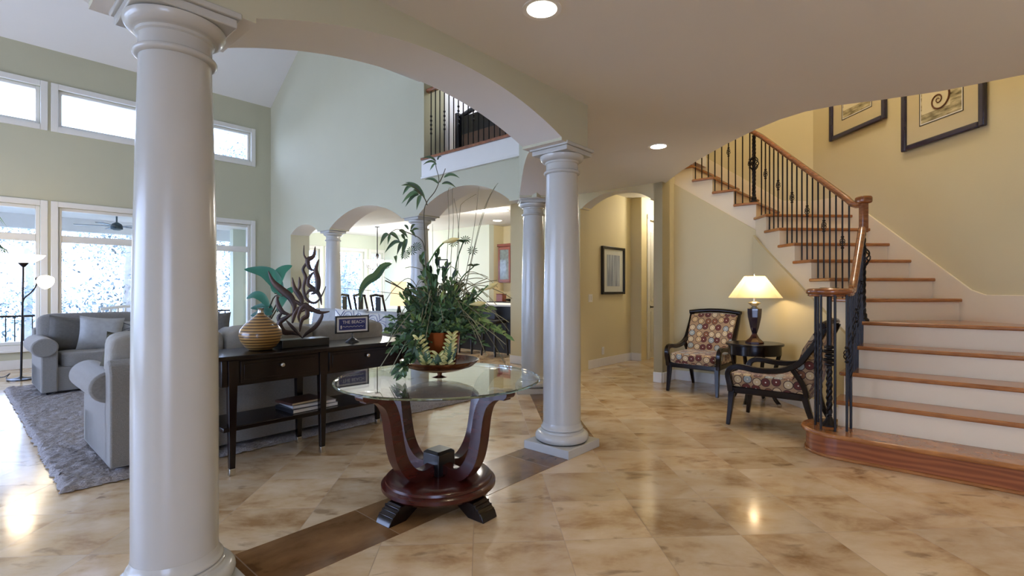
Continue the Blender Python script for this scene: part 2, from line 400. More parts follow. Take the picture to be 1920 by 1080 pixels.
# gable wall of the great room with three arches
G0, G1, VD = 1.315, 1.69, 8.34
vc = [1.5, 3.65, 6.15]
pts = [(1.3, 2.25)]
pts += [(1.72, 2.25)] + arc(1.72, 3.43, 2.27, .275) + [(3.43, 2.25)]
pts += [(3.87, 2.25)] + arc(3.87, 5.93, 2.27, .275) + [(5.93, 2.25)]
pts += [(6.37, 2.25)] + arc(6.37, 7.43, 2.27, .15) + [(7.43, 2.25), (7.43, 0), (VD, 0), (VD, 5.0), (5.9, 6.55), (3.32, 4.6), (3.32, 3.0), (1.3, 3.0)]
soffit(struct('wall_gable', MB().prism(pts, G0, G1, 'x'), ['wall', 'ceil'], smooth=20), 2.6)
struct('wall_gable_return', MB().box(G0, G1, .9, 1.66, 3.0, 4.6), 'wall', smooth=0)
# vault over great room
mb = MB().prism([(VD + .3, 4.76), (VD + .3, 5.1), (5.9, 6.85), (3.2, 4.75), (3.2, 4.35), (5.9, 6.52)], -8, 1.8, 'x')
struct('ceiling_2', mb, 'ceil', smooth=0)
struct('ceiling_3', MB().box(-8, 1.6, .1, 3.42, 4.13, 4.3), 'ceil', smooth=0)
# window wall
LW = [(-3.52, -2.16), (-1.955, -.62), (-.42, .925)]
holes = [(a, b, .36, 2.50) for a, b in LW] + [(a, b, 3.76, 4.35) for a, b in LW]
struct('wall_window_side', grow(-8, G0 + .4, 0, 5.15, holes, VD, VD + .2, MB()), 'wall', smooth=0)
struct('baseboard_window_side', MB().box(-8, G0, VD - .018, VD, 0, .14), 'white', bevel=.005)
struct('baseboard_gable', MB().box(G0 - .018, G0, 7.43, VD - .02, 0, .14), 'white', bevel=.005)
def window(n, a, b, z0, z1, transom=None, y=VD, par=None, sill=True):
    t = thing('window_%d' % n, None, None, tuple(O), A0, kind='structure')
    c = .085
    m = MB(); m.box(a - c, a, y - .025, y, z0 - c, z1 + c).box(b, b + c, y - .025, y, z0 - c, z1 + c).box(a, b, y - .025, y, z1, z1 + c).box(a, b, y - .03, y, z0 - c, z0)
    m.build('window_casing', 'white', t, bevel=.006)
    f = .05; m = MB(); m.box(a, a + f, y + .04, y + .12, z0, z1).box(b - f, b, y + .04, y + .12, z0, z1).box(a + f, b - f, y + .04, y + .12, z1 - f, z1).box(a + f, b - f, y + .04, y + .12, z0, z0 + f)
    if transom: m.box(a + f, b - f, y + .03, y + .13, transom[0], transom[1])
    m.build('window_frame', 'white', t, bevel=.006)
    segs = [(z0 + f, z1 - f)] if not transom else [(z0 + f, transom[0]), (transom[1], z1 - f)]
    for s0, s1 in segs: MB().box(a + f, b - f, y + .075, y + .081, s0, s1).build('window_pane', 'glass', t, smooth=0)
    if sill: MB().box(a - c, b + c, y - .05, y, z0 - c - .02, z0 - c + .01).build('window_sill', 'white', t, bevel=.006)
    return t
for i, (a, b) in enumerate(LW):
    window(i + 1, a, b, .36, 2.50, (1.95, 2.06)); window(i + 4, a, b, 3.76, 4.35, sill=False)

struct('wall_entry', grow(-6, 5, 0, 2.59, [(-1.2, .9, 0, 2.2)], -4.1, -3.95, MB()), 'hall', loc=(0, 0, 0), rz=0, smooth=0)
struct('wall_left', grow(-1, VD + .2, 0, 7, [(1.0, 7.6, .3, 2.6)], -.1, .1, MB()), 'wall', loc=tuple(W(-7.5, 0)), rz=A0 + R(90), smooth=0)
# ------------------------------------------------------------------ columns
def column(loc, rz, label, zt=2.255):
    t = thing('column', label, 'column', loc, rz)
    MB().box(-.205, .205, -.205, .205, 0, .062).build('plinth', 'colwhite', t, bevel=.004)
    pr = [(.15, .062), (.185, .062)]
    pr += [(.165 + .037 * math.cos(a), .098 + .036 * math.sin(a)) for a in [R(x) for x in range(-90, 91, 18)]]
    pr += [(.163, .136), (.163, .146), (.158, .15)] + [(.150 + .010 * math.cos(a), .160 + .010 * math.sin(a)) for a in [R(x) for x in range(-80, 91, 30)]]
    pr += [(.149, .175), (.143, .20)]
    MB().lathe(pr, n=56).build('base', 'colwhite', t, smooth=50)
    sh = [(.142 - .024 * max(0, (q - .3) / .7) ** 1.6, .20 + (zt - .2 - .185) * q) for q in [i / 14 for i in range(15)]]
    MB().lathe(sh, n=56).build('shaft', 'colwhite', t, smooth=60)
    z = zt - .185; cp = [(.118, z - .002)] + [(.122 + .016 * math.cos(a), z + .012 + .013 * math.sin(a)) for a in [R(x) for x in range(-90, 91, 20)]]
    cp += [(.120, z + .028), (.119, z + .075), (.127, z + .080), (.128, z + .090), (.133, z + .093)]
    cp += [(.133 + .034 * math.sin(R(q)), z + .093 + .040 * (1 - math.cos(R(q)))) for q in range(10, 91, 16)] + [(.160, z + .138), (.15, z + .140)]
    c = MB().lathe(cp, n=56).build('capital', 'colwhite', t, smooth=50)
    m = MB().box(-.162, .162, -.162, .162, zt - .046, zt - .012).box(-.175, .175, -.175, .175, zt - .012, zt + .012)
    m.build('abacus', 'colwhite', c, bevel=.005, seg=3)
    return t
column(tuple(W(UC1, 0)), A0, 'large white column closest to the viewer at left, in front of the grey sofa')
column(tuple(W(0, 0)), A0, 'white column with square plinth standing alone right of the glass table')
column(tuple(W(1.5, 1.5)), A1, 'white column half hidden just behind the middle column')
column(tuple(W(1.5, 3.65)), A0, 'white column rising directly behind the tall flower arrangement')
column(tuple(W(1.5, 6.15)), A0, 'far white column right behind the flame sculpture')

# ------------------------------------------------------------------ balcony over the gable arches
bt = thing('balcony_railing', 'dark iron balcony railing with oak handrail above the arches', 'railing', tuple(W(1.38, 2.5, 3.035)), A0)
MB().box(-.115, .09, -.98, .84, -.037, 0).build('oak_nosing', 'rail', bt, bevel=.006)
MB().box(-.035, .035, -.84, .82, .93, .985).build('handrail', 'rail', bt, bevel=.012)
for i in range(17):
    y = -.76 + i * .094; m = MB().tube([(0, y, 0), (0, y, .935)], .008, 6)
    if i % 3 == 1:
        for k in range(5): m.super((0, y, .35 + k * .06), (.03, .03, .035), .8, 8, 6)
    m.build('baluster', 'iron', bt)
struct('trim_3', MB().box(G0 - .03, G0, 1.50, 3.34, 2.76, 2.998).box(G0 - .045, G0, 1.50, 3.34, 2.745, 2.77), 'white', bevel=.004)
# upstairs corridor behind it
struct('floor_upper', MB().box(G1, 4.3, .6, 5.2, 2.9, 3.0), 'oak', smooth=0)
struct('wall_upper_corridor', MB().box(4.2, 4.3, .5, 5.2, 3.0, 5.4).box(G1 - .3, 4.2, 3.4, 3.5, 3.0, 5.4).box(G0 + .3, 4.2, .5, .6, 3.0, 5.4), 'ceil', smooth=0)
struct('ceiling_4', MB().box(G0 + .2, 4.3, .5, 5.2, 5.4, 5.5), 'ceil', smooth=0)
t = thing('bench', 'black high-backed bench with brown seat panel behind the balcony railing', 'bench', tuple(W(1.95, 2.65, 3.0)), A0)
MB().box(-.05, .0, -.78, .62, .12, .74).build('back', 'black', t, bevel=.01)
MB().box(-.075, -.05, -.66, .5, .12, .46).build('seat_panel', mat('olive_brown_panel', srgb(92, 66, 44), .6, var=.2), t, bevel=.005)
for y in (-.76, .6): MB().box(-.1, .03, y - .03, y + .03, 0, .80).build('post', 'black', t, bevel=.01)
m = MB(); m.tube([(-.02, -.78 + 1.4 * q, .74 + .12 * math.sin(math.pi * q)) for q in [i / 12 for i in range(13)]], .035, 8); m.build('top_rail', 'black', t)

# ------------------------------------------------------------------ hall wall with arched opening, corridor
pts = [(.58, 0), (.70, 0), (.70, 2.375)] + [(.745, 2.375)] + arc(.745, 1.80, 2.395, .165)[::1] + [(1.80, 2.375), (1.845, 2.375), (1.845, 0), (3.2, 0), (3.2, 2.75), (.58, 2.75)]
soffit(struct('wall_hall', MB().prism(pts, 3.0, 3.22, 'x'), ['hall', 'ceil'], smooth=20), 2.57)
struct('wall_corridor_left', MB().box(3.22, 4.75, 1.9, 2.1, 0, 2.9), 'hall', smooth=0)
struct('wall_corridor_jog', MB().box(4.62, 4.75, 1.70, 1.9, 0, 2.9), 'hall', smooth=0)
struct('wall_corridor_door', grow(4.75, 8, 0, 2.9, [(4.90, 5.75, 0, 2.40)], 1.70, 1.88, MB()), 'hall', smooth=0)
struct('wall_corridor_right', MB().box(3.22, 8, .60, .68, 0, 2.75), 'hall', smooth=0)
struct('wall_corridor_end', MB().box(8, 8.1, .6, 2, 0, 2.9), 'hall', smooth=0)
struct('ceiling_5', MB().box(3.22, 8.1, .6, 2.1, 2.75, 2.9), 'ceil', smooth=0)
bb = lambda n, *b: struct(n, MB().box(*b), 'white', bevel=.005)
bb('baseboard_hall', 2.982, 3.0, .58, .70, 0, .13); bb('baseboard_hall_left', 2.982, 3.0, 1.845, 3.2, 0, .13)
bb('baseboard_corridor_left', 3.22, 4.62, 1.882, 1.9, 0, .13); bb('baseboard_corridor_jog', 4.602, 4.62, 1.70, 1.88, 0, .13)
bb('baseboard_hall_end', 3.0, 3.22, 3.2, 3.218, 0, .13); bb('baseboard_alcove', 3.0, 3.39, .562, .58, 0, .13)
t = thing('door_1', None, None, tuple(W(4.90, 1.70)), A0, kind='structure')
MB().box(-.085, 0, -.02, 0, 0, 2.49).box(.85, .935, -.02, 0, 0, 2.49).box(-.085, .935, -.02, 0, 2.40, 2.49).build('door_casing', 'white', t, bevel=.006)
m = MB().box(.0, .85, .03, .07, .01, 2.40)
for z0, z1 in ((.12, .82), (1.0, 2.2)):
    m.box(.12, .73, .018, .03, z0, z1).box(.17, .68, .010, .018, z0 + .05, z1 - .05)
m.build('door_panel', 'white', t, bevel=.006)
MB().tube([(.06, .03, .9), (.06, -.03, .9), (.17, -.035, .9)], .011, 8).lathe([(.028, 0), (.028, .01)], n=16, T=Matrix.Translation((.06, .02, .9)) @ Matrix.Rotation(R(90), 4, 'X')).build('door_handle', 'iron', t)
# alcove return wall beside the armchairs
struct('wall_alcove', MB().box(3.0, 3.39, .58, .70, 0, 2.75), 'hall', smooth=0)

# ------------------------------------------------------------------ dining room and kitchen beyond the arches
DV = 10.4
dh = [(2.62, 3.44, .2, 2.28), (3.66, 4.78, .2, 2.28), (5.0, 5.4, .2, 2.28)]
struct('wall_dining_windows', grow(G0, 5.6, 0, 2.9, dh, DV, DV + .2, MB()), 'pale', smooth=0)
for i, h in enumerate(dh): window(7 + i, h[0], h[1], h[2], h[3], y=DV)
struct('wall_dining_left', grow(VD + .2, DV, 0, 2.9, [(9.0, 10.0, .35, 2.25)], -.2, 0, MB()), 'pale', loc=tuple(W(G1, 0)), rz=A0 + R(90), smooth=0)
struct('wall_kitchen', MB().box(5.44, 5.6, 6.06, DV + .2, 0, 2.9), 'pale', smooth=0)
struct('wall_kitchen_recess', MB().box(5.6, 6.1, 6.06, 6.2, 0, 2.9).box(5.945, 6.1, 1.9, 6.06, 0, 2.9), 'hall', smooth=0)
struct('ceiling_6', MB().box(G1, 6.2, 2.1, DV + .2, 2.75, 2.88), 'ceil', smooth=0)
bb('baseboard_kitchen', 5.422, 5.44, 6.06, DV, 0, .13)
# kitchen island with two stools, base units and wall cabinet
t = thing('kitchen_island', 'dark kitchen island with pale stone worktop behind the flower arrangement', 'kitchen island', tuple(W(3.85, 3.35)), A0)
MB().box(0, .8, 0, 2.2, .0, .88).build('base', 'black', t, bevel=.005)
MB().box(-.06, .86, -.05, 2.3, .88, .92).build('worktop', 'ceil', t, bevel=.008)
def stool(v, lab):
    t = thing('bar_stool', lab, 'stool', tuple(W(3.52, v)), A0, 'bar stools at the kitchen island')
    MB().super((0, 0, .62), (.36, .36, .07), .4).build('seat', 'black', t)
    for a in (-1, 1):
        for b in (-1, 1): MB().tube([(a * .17, b * .17, 0), (a * .14, b * .14, .6)], .018, 8).build('leg', 'black', t)
    MB().box(-.17, -.14, -.17, .17, .66, .90).build('backrest', 'black', t, bevel=.02)
    return t
stool(4.05, 'black bar stool at the island, nearer to the cream wall'); stool(4.65, 'black bar stool at the island, behind the flower pot')
t = thing('kitchen_counter', 'dark base units under the glass fronted cherry cabinet', 'counter', tuple(W(5.33, 3.6)), A0)
MB().box(.05, .6, 0, 2.4, 0, .88).build('base_cabinet', 'cherry', t, bevel=.005); MB().box(0, .6, 0, 2.44, .88, .92).build('worktop', 'black', t, bevel=.005)
t = thing('wall_cabinet', 'cherry wall cabinet with glazed doors in the kitchen recess', 'cabinet', tuple(W(5.60, 5.1, 1.36)), A0)
MB().box(0, .33, 0, .80, 0, .86).box(-.03, .34, -.03, .83, .86, .92).build('carcass', 'cherry', t, bevel=.006)
m = MB().box(-.02, 0, .42, .47, .02, .84).box(-.02, 0, .75, .80, .02, .84).box(-.02, 0, .47, .75, .02, .08).box(-.02, 0, .47, .75, .78, .84); m.build('door', 'cherry', t, bevel=.004)
MB().box(-.012, -.006, .47, .75, .08, .78).build('door_glass', mat('cabinet_glass', srgb(120, 130, 130), .05, var=.5, scale=14), t)
m = MB()
for z in (.18, .4, .62): m.tube([(-.03, .49, z), (-.03, .53, z + .1)], .012, 6)
m = tag(MB().box(-.14, .0, -.1, .1, 0, .17).box(-.15, .01, -.11, .11, .17, .185).build('canister', 'cherry', None, tuple(W(5.6, 5.75, .92)), A0, bevel=.01), 'square brown canister on the kitchen counter', 'canister')
tag(MB().lathe([(.05, 0), (.16, .03), (.2, .07), (.19, .07), (.1, .035)], n=24).build('serving_bowl', 'black', None, tuple(W(5.5, 5.35, .92))), 'dark shallow bowl on the kitchen counter', 'bowl')
m = MB()
for k in range(16):
    a = random.uniform(0, 6.28); l = random.uniform(.1, .2)
    m.leaf([(0, 0, .05), (l * .5 * math.cos(a), l * .5 * math.sin(a), .14), (l * math.cos(a), l * math.sin(a), .13 + .05 * random.random())], .06)
t = thing('ivy_plant', 'small leafy plant on top of the cherry wall cabinet', 'plant', tuple(W(5.75, 5.35, 2.28)))
m.build('leaves', 'leafd', t); MB().lathe([(.05, 0), (.07, .06), (.06, .06)], n=16).build('pot', 'espresso', t)
# dining table and chairs
t = thing('dining_table', 'dark wooden dining table seen through the second arch', 'table', tuple(W(3.3, 6.5)), A0)
MB().box(-.5, .5, -1.1, 1.1, .71, .75).build('tabletop', 'espresso', t, bevel=.01)
for a in (-1, 1):
    for b in (-1, 1): MB().box(a * .42 - .04, a * .42 + .04, b * 1.0 - .04, b * 1.0 + .04, 0, .71).build('leg', 'espresso', t, bevel=.008)
def dchair(u, v, rz, lab):
    t = thing('dining_chair', lab, 'chair', tuple(W(u, v)), A0 + rz, 'high-backed chairs round the dining table')
    MB().super((0, 0, .47), (.44, .46, .07), .35).build('seat', 'sofal', t)
    for b in (-1, 1):
        MB().tube([(-.22, b * .2, 0), (-.2, b * .2, .45), (-.25, b * .2, .8), (-.31, b * .19, 1.08)], .02, 8).build('back_post', 'espresso', t)
        MB().tube([(.2, b * .2, 0), (.19, b * .2, .45)], .02, 8).build('leg', 'espresso', t)
    MB().tube([(-.31, -.2, 1.08), (-.32, 0, 1.1), (-.31, .2, 1.08)], .025, 8).build('top_rail', 'espresso', t)
    MB().box(-.285, -.27, -.075, .075, .5, 1.06, T=Matrix.Translation((0, 0, 0)) @ Matrix.Shear('XY', 4, (0, 0))).build('splat', 'espresso', t)
    return t
dchair(2.55, 7.1, 0, 'high-backed dark dining chair just right of the far column')
dchair(2.55, 6.5, 0, 'high-backed dark dining chair, right one of the clear pair above the sign')
dchair(2.55, 5.9, 0, 'high-backed dark dining chair mostly behind the plant leaves')
dchair(4.05, 6.3, R(180), 'high-backed dark dining chair on the far side of the table')
t = thing('chandelier', 'small chandelier with frosted glass bowls hanging in the dining room', 'chandelier', tuple(W(3.9, 8.4, 2.75)))
MB().tube([(0, 0, 0), (0, 0, -.72)], .012, 8).lathe([(.06, -.02), (.06, 0)], n=20).lathe([(.02, -.78), (.045, -.72), (.02, -.66)], n=16).build('stem', 'iron', t)
for k in range(5):
    a = R(72 * k + 10); c, s = math.cos(a), math.sin(a)
    MB().tube([(0, 0, -.98), (c * .15, s * .15, -1.06), (c * .27, s * .27, -1.0), (c * .28, s * .28, -.93)], .01, 6).build('arm', 'iron', t)
    MB().lathe([(.02, -.93), (.06, -.90), (.085, -.83), (.08, -.83)], (c * .28, s * .28), 16).build('glass_bowl', 'bulb', t)
MB().tube([(0, 0, -.72), (0, 0, -1.0)], .015, 8).build('lower_stem', 'iron', t)
t = thing('table_lamp', 'table lamp with square cream shade seen through the flower leaves', 'lamp', tuple(W(2.1, 5.0, .62)))
MB().lathe([(.19, .30), (.16, .72), (.155, .72), (.185, .30)], n=4).build('lamp_shade', emis('lit_cream_shade', (1, .80, .45, 1), .75), t, rz=A1, smooth=0)
MB().lathe([(.08, 0), (.03, .03), (.05, .12), (.02, .3), (.012, .5)], n=20).build('base', 'iron', t)
t = thing('end_table', 'small dark table under the square shaded lamp', 'table', tuple(W(2.1, 5.0)), A0)
MB().box(-.22, .22, -.22, .22, .585, .62).build('tabletop', 'espresso', t, bevel=.006)
for a in (-1, 1):
    for b in (-1, 1): MB().box(a * .18 - .02, a * .18 + .02, b * .18 - .02, b * .18 + .02, 0, .585).build('leg', 'espresso', t)

# ------------------------------------------------------------------ staircase
w7 = Vector((2.993, 4.70, 0)); SD, SW = .265, 1.04
def PL(k, off=0): return w7 + D * ((k - 7) * SD) + E_ * off
def vwall(u):       # where the lower steps meet the stair wall
    q = w7 + E_ * SW; n = E_; a = W(u, 0); return (q - a).dot(n) / V.dot(n)
ZS = {1: .18, 2: .37, 3: .55, 4: .735, 5: .925, 6: 1.12, 7: 1.31, 8: 1.50, 9: 1.69, 10: 1.88, 11: 2.07, 12: 2.26, 13: 2.45, 14: 2.64, 15: 2.83, 16: 3.02, 17: 3.21}
foot = {}
for k in range(2, 5):
    u0 = 1.06 + .28 * (k - 1); u1 = u0 + .28; foot[k] = [W(u0, -1.58), W(u0, vwall(u0)), W(u1, vwall(u1)), W(u1, -1.58)]
foot[5] = [W(2.18, -1.58), W(2.18, vwall(2.18)), PL(6, SW), PL(6, 0)]
for k in range(6, 11): foot[k] = [PL(k), PL(k, SW), PL(k + 1, SW), PL(k + 1)]
foot[11] = [PL(11), PL(11, SW), Vector((3.926, 6.49, 0)), W(4.38, -.44), W(3.36, -.44)]
for k in range(12, 16):
    v0 = -.44 + .26 * (k - 12); foot[k] = [W(3.38, v0), W(4.38, v0), W(4.38, v0 + .26), W(3.38, v0 + .26)]
st = thing('staircase', 'staircase of oak treads and white risers curving up to the left', 'staircase')
def inset(poly, front, side):
    # nosing: push the first edge forward, the open left edge outwards
    f = poly[1] - poly[0]; f.normalize(); nf = Vector((f.y, -f.x, 0)); c = sum(poly, Vector()) / len(poly)
    if nf.dot(c - poly[0]) > 0: nf = -nf
    out = [p.copy() for p in poly]
    out[0] += nf * front - f * side; out[1] += nf * front; out[-1] += -f * side
    return out
for k in range(2, 16):
    b = foot[k]; z0 = 0
    MB().prism([(p.x, p.y) for p in b], .0, ZS[k] - .032, 'z').build('riser', 'skirt', st, smooth=0)
    n_ = inset(b, .03, .03)
    if k < 17: n_ = n_
    MB().prism([(p.x, p.y) for p in n_], ZS[k] - .032, ZS[k], 'z').build('tread', 'oak', st, smooth=0, bevel=.011, seg=3)
# bullnose first step
def bull(o, n=18):
    r = .24 + o; c = (1.06 + .24, -1.62 + .0)
    pts = [W(1.06 - o, vwall(1.06)), W(1.06 - o, -1.62)]
    pts += [W(c[0] - r * math.cos(R(a)), c[1] + r * math.sin(R(a))) for a in range(10, 181, 10)]
    pts += [W(1.34, -1.58), W(1.34, vwall(1.34))]
    return [(p.x, p.y) for p in pts]
MB().prism(bull(0), 0, ZS[1] - .032, 'z').build('bullnose_riser', 'oakface', st, smooth=35)
MB().prism(bull(.012), 0, .022, 'z').build('shoe_moulding', 'oak', st, smooth=35, bevel=.006)
MB().prism(bull(.035), ZS[1] - .032, ZS[1], 'z').build('tread', 'oak', st, smooth=35, bevel=.012, seg=3)

# painted wall under the stairs (below the white stringer)
pv = [(-.45, 0), (.58, 0), (.58, 2.62), (-.45, 1.91)]
struct('wall_under_stairs_back', MB().prism(pv, 3.355, 3.385, 'x'), 'hall', smooth=0)
def dl(Y): return (Y - w7.y) / D.y
pd = [(dl(4.42), 0), (dl(5.98), 0), (dl(5.98), 1.85), (dl(5.86), 1.75), (dl(4.42), .77)]
struct('wall_under_stairs_side', MB().prism(pd, -.03, 0, 'x'), 'hall', loc=tuple(w7), rz=A1, smooth=0)
struct('wall_under_stairs_front', MB().prism([(1.6, 0), (2.2, 0), (2.2, .67), (1.6, .25)], -1.575, -1.56), 'hall', smooth=0)
bb('baseboard_under_stairs', 3.337, 3.355, -.4, .56, 0, .13)
struct('baseboard_stair_side', MB().box(-.048, -.03, dl(4.42), dl(5.95), 0, .13), 'white', loc=tuple(w7), rz=A1, bevel=.004)
bb('baseboard_stair_front', 1.36, 2.2, -1.56, -1.545, 0, .13)

# stairwell walls, skirts and roof
s0 = dl(-3.9) ; s1 = dl(6.50)
struct('wall_stair_right', MB().box(SW, SW + .15, s0, s1 + .1, 0, 5.4), 'hall', loc=tuple(w7), rz=A1, smooth=0)
struct('wall_stair_back', MB().box(4.38, 4.5, -1.0, .6, 0, 5.4).box(4.38, 4.5, .6, 2.9, 2.9, 5.4), 'hall', smooth=0)
def slopes(Y): return 1.31 + (Y - 4.7) * .19 / SD
sk = [(dl(6.47), 2.10), (dl(6.47), 2.36), (dl(5.95), 2.32), (dl(5.80), slopes(5.80) + .16), (dl(4.33), slopes(4.33) + .155), (dl(4.20), 1.155), (dl(3.5), 1.155), (dl(1.35), .15), (dl(1.35), .02), (dl(3.5), .70), (dl(4.5), .90), (dl(5.75), 1.90)]
struct('trim_4', MB().prism(sk, SW - .02, SW, 'x'), 'skirt', loc=tuple(w7), rz=A1, smooth=0, bevel=.005)
struct('trim_5', MB().prism([(-.78, 2.36), (-.5, 2.40), (1.1, 2.26 + 1.1 * .19 / .26 + .52), (1.1, 3.2), (-.40, 2.1), (-.78, 2.07)], 4.36, 4.38, 'x'), 'skirt', smooth=0, bevel=.005)
struct('wall_upper_left', MB().box(1.0, 1.1, 2.0, 9.6, 2.89, 5.4).box(1.1, 5, 2.0, 2.1, 2.89, 5.4), 'hall', loc=(0, 0, 0), rz=0, smooth=0)
struct('wall_upper_back', MB().box(3.0, 4.5, 2.9, 3.0, 2.75, 5.4), 'hall', smooth=0)
struct('ceiling_7', MB().box(1.0, 5, 2.0, 10, 5.4, 5.5), 'ceil', loc=(0, 0, 0), rz=0, smooth=0)

# railing
rl = thing('stair_railing', 'twisted iron stair railing with glossy oak handrail', 'railing')
def baluster(p, z0, z1, style, parent=rl, r=.0075, name='baluster'):
    m = MB(); x, y = p.x, p.y; h = z1 - z0
    m.tube([(x, y, z0), (x, y, z1)], r, 6)
    def basket(zc, hh=.085, rb=.022, wires=4, rw=.0038):
        for w_ in range(wires):
            pts = []
            for i in range(11):
                q = i / 10; a = 2 * math.pi * w_ / wires + q * math.pi * 1.1; rr = rb * math.sin(math.pi * q) ** .8
                pts.append((x + rr * math.cos(a), y + rr * math.sin(a), zc - hh / 2 + hh * q))
            m.tube(pts, rw, 5)
        for s_ in (-1, 1): m.super((x, y, zc + s_ * (hh / 2 + .008)), (.026, .026, .02), .7, 8, 6)
    def twist(a_, b_, rr=.011):
        n_ = int((b_ - a_) / .018)
        for w_ in range(2):
            m.tube([(x + .005 * math.cos(i * 1.1 + math.pi * w_), y + .005 * math.sin(i * 1.1 + math.pi * w_), a_ + (b_ - a_) * i / n_) for i in range(n_ + 1)], rr * .62, 5)
    if style == 'basket': basket(z0 + h * .56)
    if style == 'twist': twist(z0 + h * .38, z0 + h * .72)
    if style == 'newel':
        for w_ in range(3):
            n_ = 46; m.tube([(x + .011 * math.cos(i * .75 + 2.09 * w_), y + .011 * math.sin(i * .75 + 2.09 * w_), z0 + .05 + (h - .08) * i / n_) for i in range(n_ + 1)], .0125, 6)
        basket(z0 + h * .56, .19, .052, 6, .0065)
        m.lathe([(.045, z0), (.045, z0 + .015), (.03, z0 + .03), (.03, z0 + .06), (.02, z0 + .075)], (x, y), 16)
    if style == 'knob':
        m.tube([(x, y, z0), (x, y, z1)], .017, 8)
        for w_ in range(2):
            n_ = 30; m.tube([(x + .011 * math.cos(i * .8 + 3.14 * w_), y + .011 * math.sin(i * .8 + 3.14 * w_), z0 + .07 + h * .38 * i / n_) for i in range(n_ + 1)], .012, 6)
        for k_ in range(5): m.super((x, y, z0 + h * .47 + k_ * .032), (.085 if k_ % 2 else .062,) * 2 + (.03,), .8, 14, 8)
        m.lathe([(.05, z0), (.05, z0 + .012), (.03, z0 + .04), (.018, z0 + .07)], (x, y), 16)
    return m.build(name, 'iron', parent)
def railz(Y): return 2.12 + .717 * (Y - 4.7)
for i in range(18):                                  # along the straight upper flight
    Y = 4.50 + i * .083; k = 7 + math.floor((Y - 4.7) / SD); k = min(k, 11); p = w7 + D * dl(Y) + E_ * .035
    baluster(p, ZS[k], railz(Y), 'basket' if i % 3 == 1 else 'plain')
vr = lambda v: railz(5.95) + .05 + (v + .44) * .73
for i in range(11):                                  # along the upper flight that turns left
    v = -.36 + i * .084; k = 12 + int((v + .44) / .26); p = W(3.41, v); baluster(p, ZS[k], vr(v), 'basket' if i % 3 == 0 else 'plain')
baluster(W(3.40, -.41), 2.26, vr(-.41) + .02, 'newel', name='newel_post')
for i in range(9):                                   # along the lower flight
    u = 1.44 + i * .092; k = 1 + int((u - 1.06) / .28); z1 = 1.15 + max(0, (u - 1.62)) * .97
    baluster(W(u, -1.635), ZS[k], z1, ('twist', 'basket', 'twist')[i % 3], r=.009)
baluster(W(2.235, -1.635), ZS[5], 1.93, 'newel', name='newel_post')
NC = Vector((2.378, 3.742, 0)); VR = .125
baluster(NC, ZS[1], 1.16, 'knob', name='newel_post')
for x_, y_, s_ in ((2.285, 3.76, 'twist'), (2.262, 3.655, 'twist'), (2.32, 3.585, 'plain'), (2.415, 3.60, 'basket'), (2.485, 3.66, 'twist'), (2.36, 3.85, 'plain')): baluster(Vector((x_, y_, 0)), ZS[1], 1.16, s_, r=.0085)
def railprof(path, parent, name='handrail', closed=False, r=.030):
    m = MB(); m.tube(path, r, 14, flat=.82, up=(0, 0, 1)); m.tube([Vector(p) + Vector((0, 0, -.026)) for p in path], r * .62, 10, flat=.6, up=(0, 0, 1))
    return m.build(name, 'rail', parent, smooth=60)
vol = []
for i in range(30):                                  # volute, then level run into the lower flight
    a = R(-75 + 345 * i / 29); rr = VR * (.5 + .5 * min(1, i / 14)); q = NC + U * (rr * math.cos(a)) + V * (rr * math.sin(a)); vol.append((q.x, q.y, 1.185))
a = W(1.42, -1.652); vol += [(a.x, a.y, 1.185)]; a = W(1.55, -1.64); vol += [(a.x, a.y, 1.187)]
for u, z in ((1.62, 1.21), (1.70, 1.28), (1.85, 1.42), (2.0, 1.565), (2.1, 1.66), (2.17, 1.73)):
    a = W(u, -1.635); vol.append((a.x, a.y, z))
railprof(vol, rl)
MB().lathe([(.07, 1.16), (.075, 1.17), (.075, 1.20), (.06, 1.215)], (NC.x, NC.y), 24).build('volute_cap', 'rail', rl, smooth=50)
g = W(2.22, -1.64); MB().tube([(g.x, g.y, 1.70), (g.x, g.y, 1.97)], .038, 4, square=True).build('gooseneck', 'rail', rl, bevel=.006)
MB().super((g.x, g.y, 1.985), (.11, .11, .07), .5).build('newel_cap', 'rail', rl)
pth = [(g.x, g.y, 1.955), tuple(w7 + D * dl(4.42) + E_ * .035 + Vector((0, 0, 1.958))), tuple(w7 + D * dl(4.47) + E_ * .035 + Vector((0, 0, 1.978)))]
for Y in [4.53, 4.60, 4.7, 4.8, 4.9, 5.1, 5.3, 5.5, 5.7, 5.85, 5.92]:
    z = railz(Y) + .03
    pth.append(tuple(w7 + D * dl(Y) + E_ * .035 + Vector((0, 0, z))))
q = W(3.41, -.40); pth.append((q.x, q.y, vr(-.40) + .03))
for v in (-.3, -.1, .2, .7): q = W(3.41, v); pth.append((q.x, q.y, vr(v) + .03))
railprof(pth, rl)

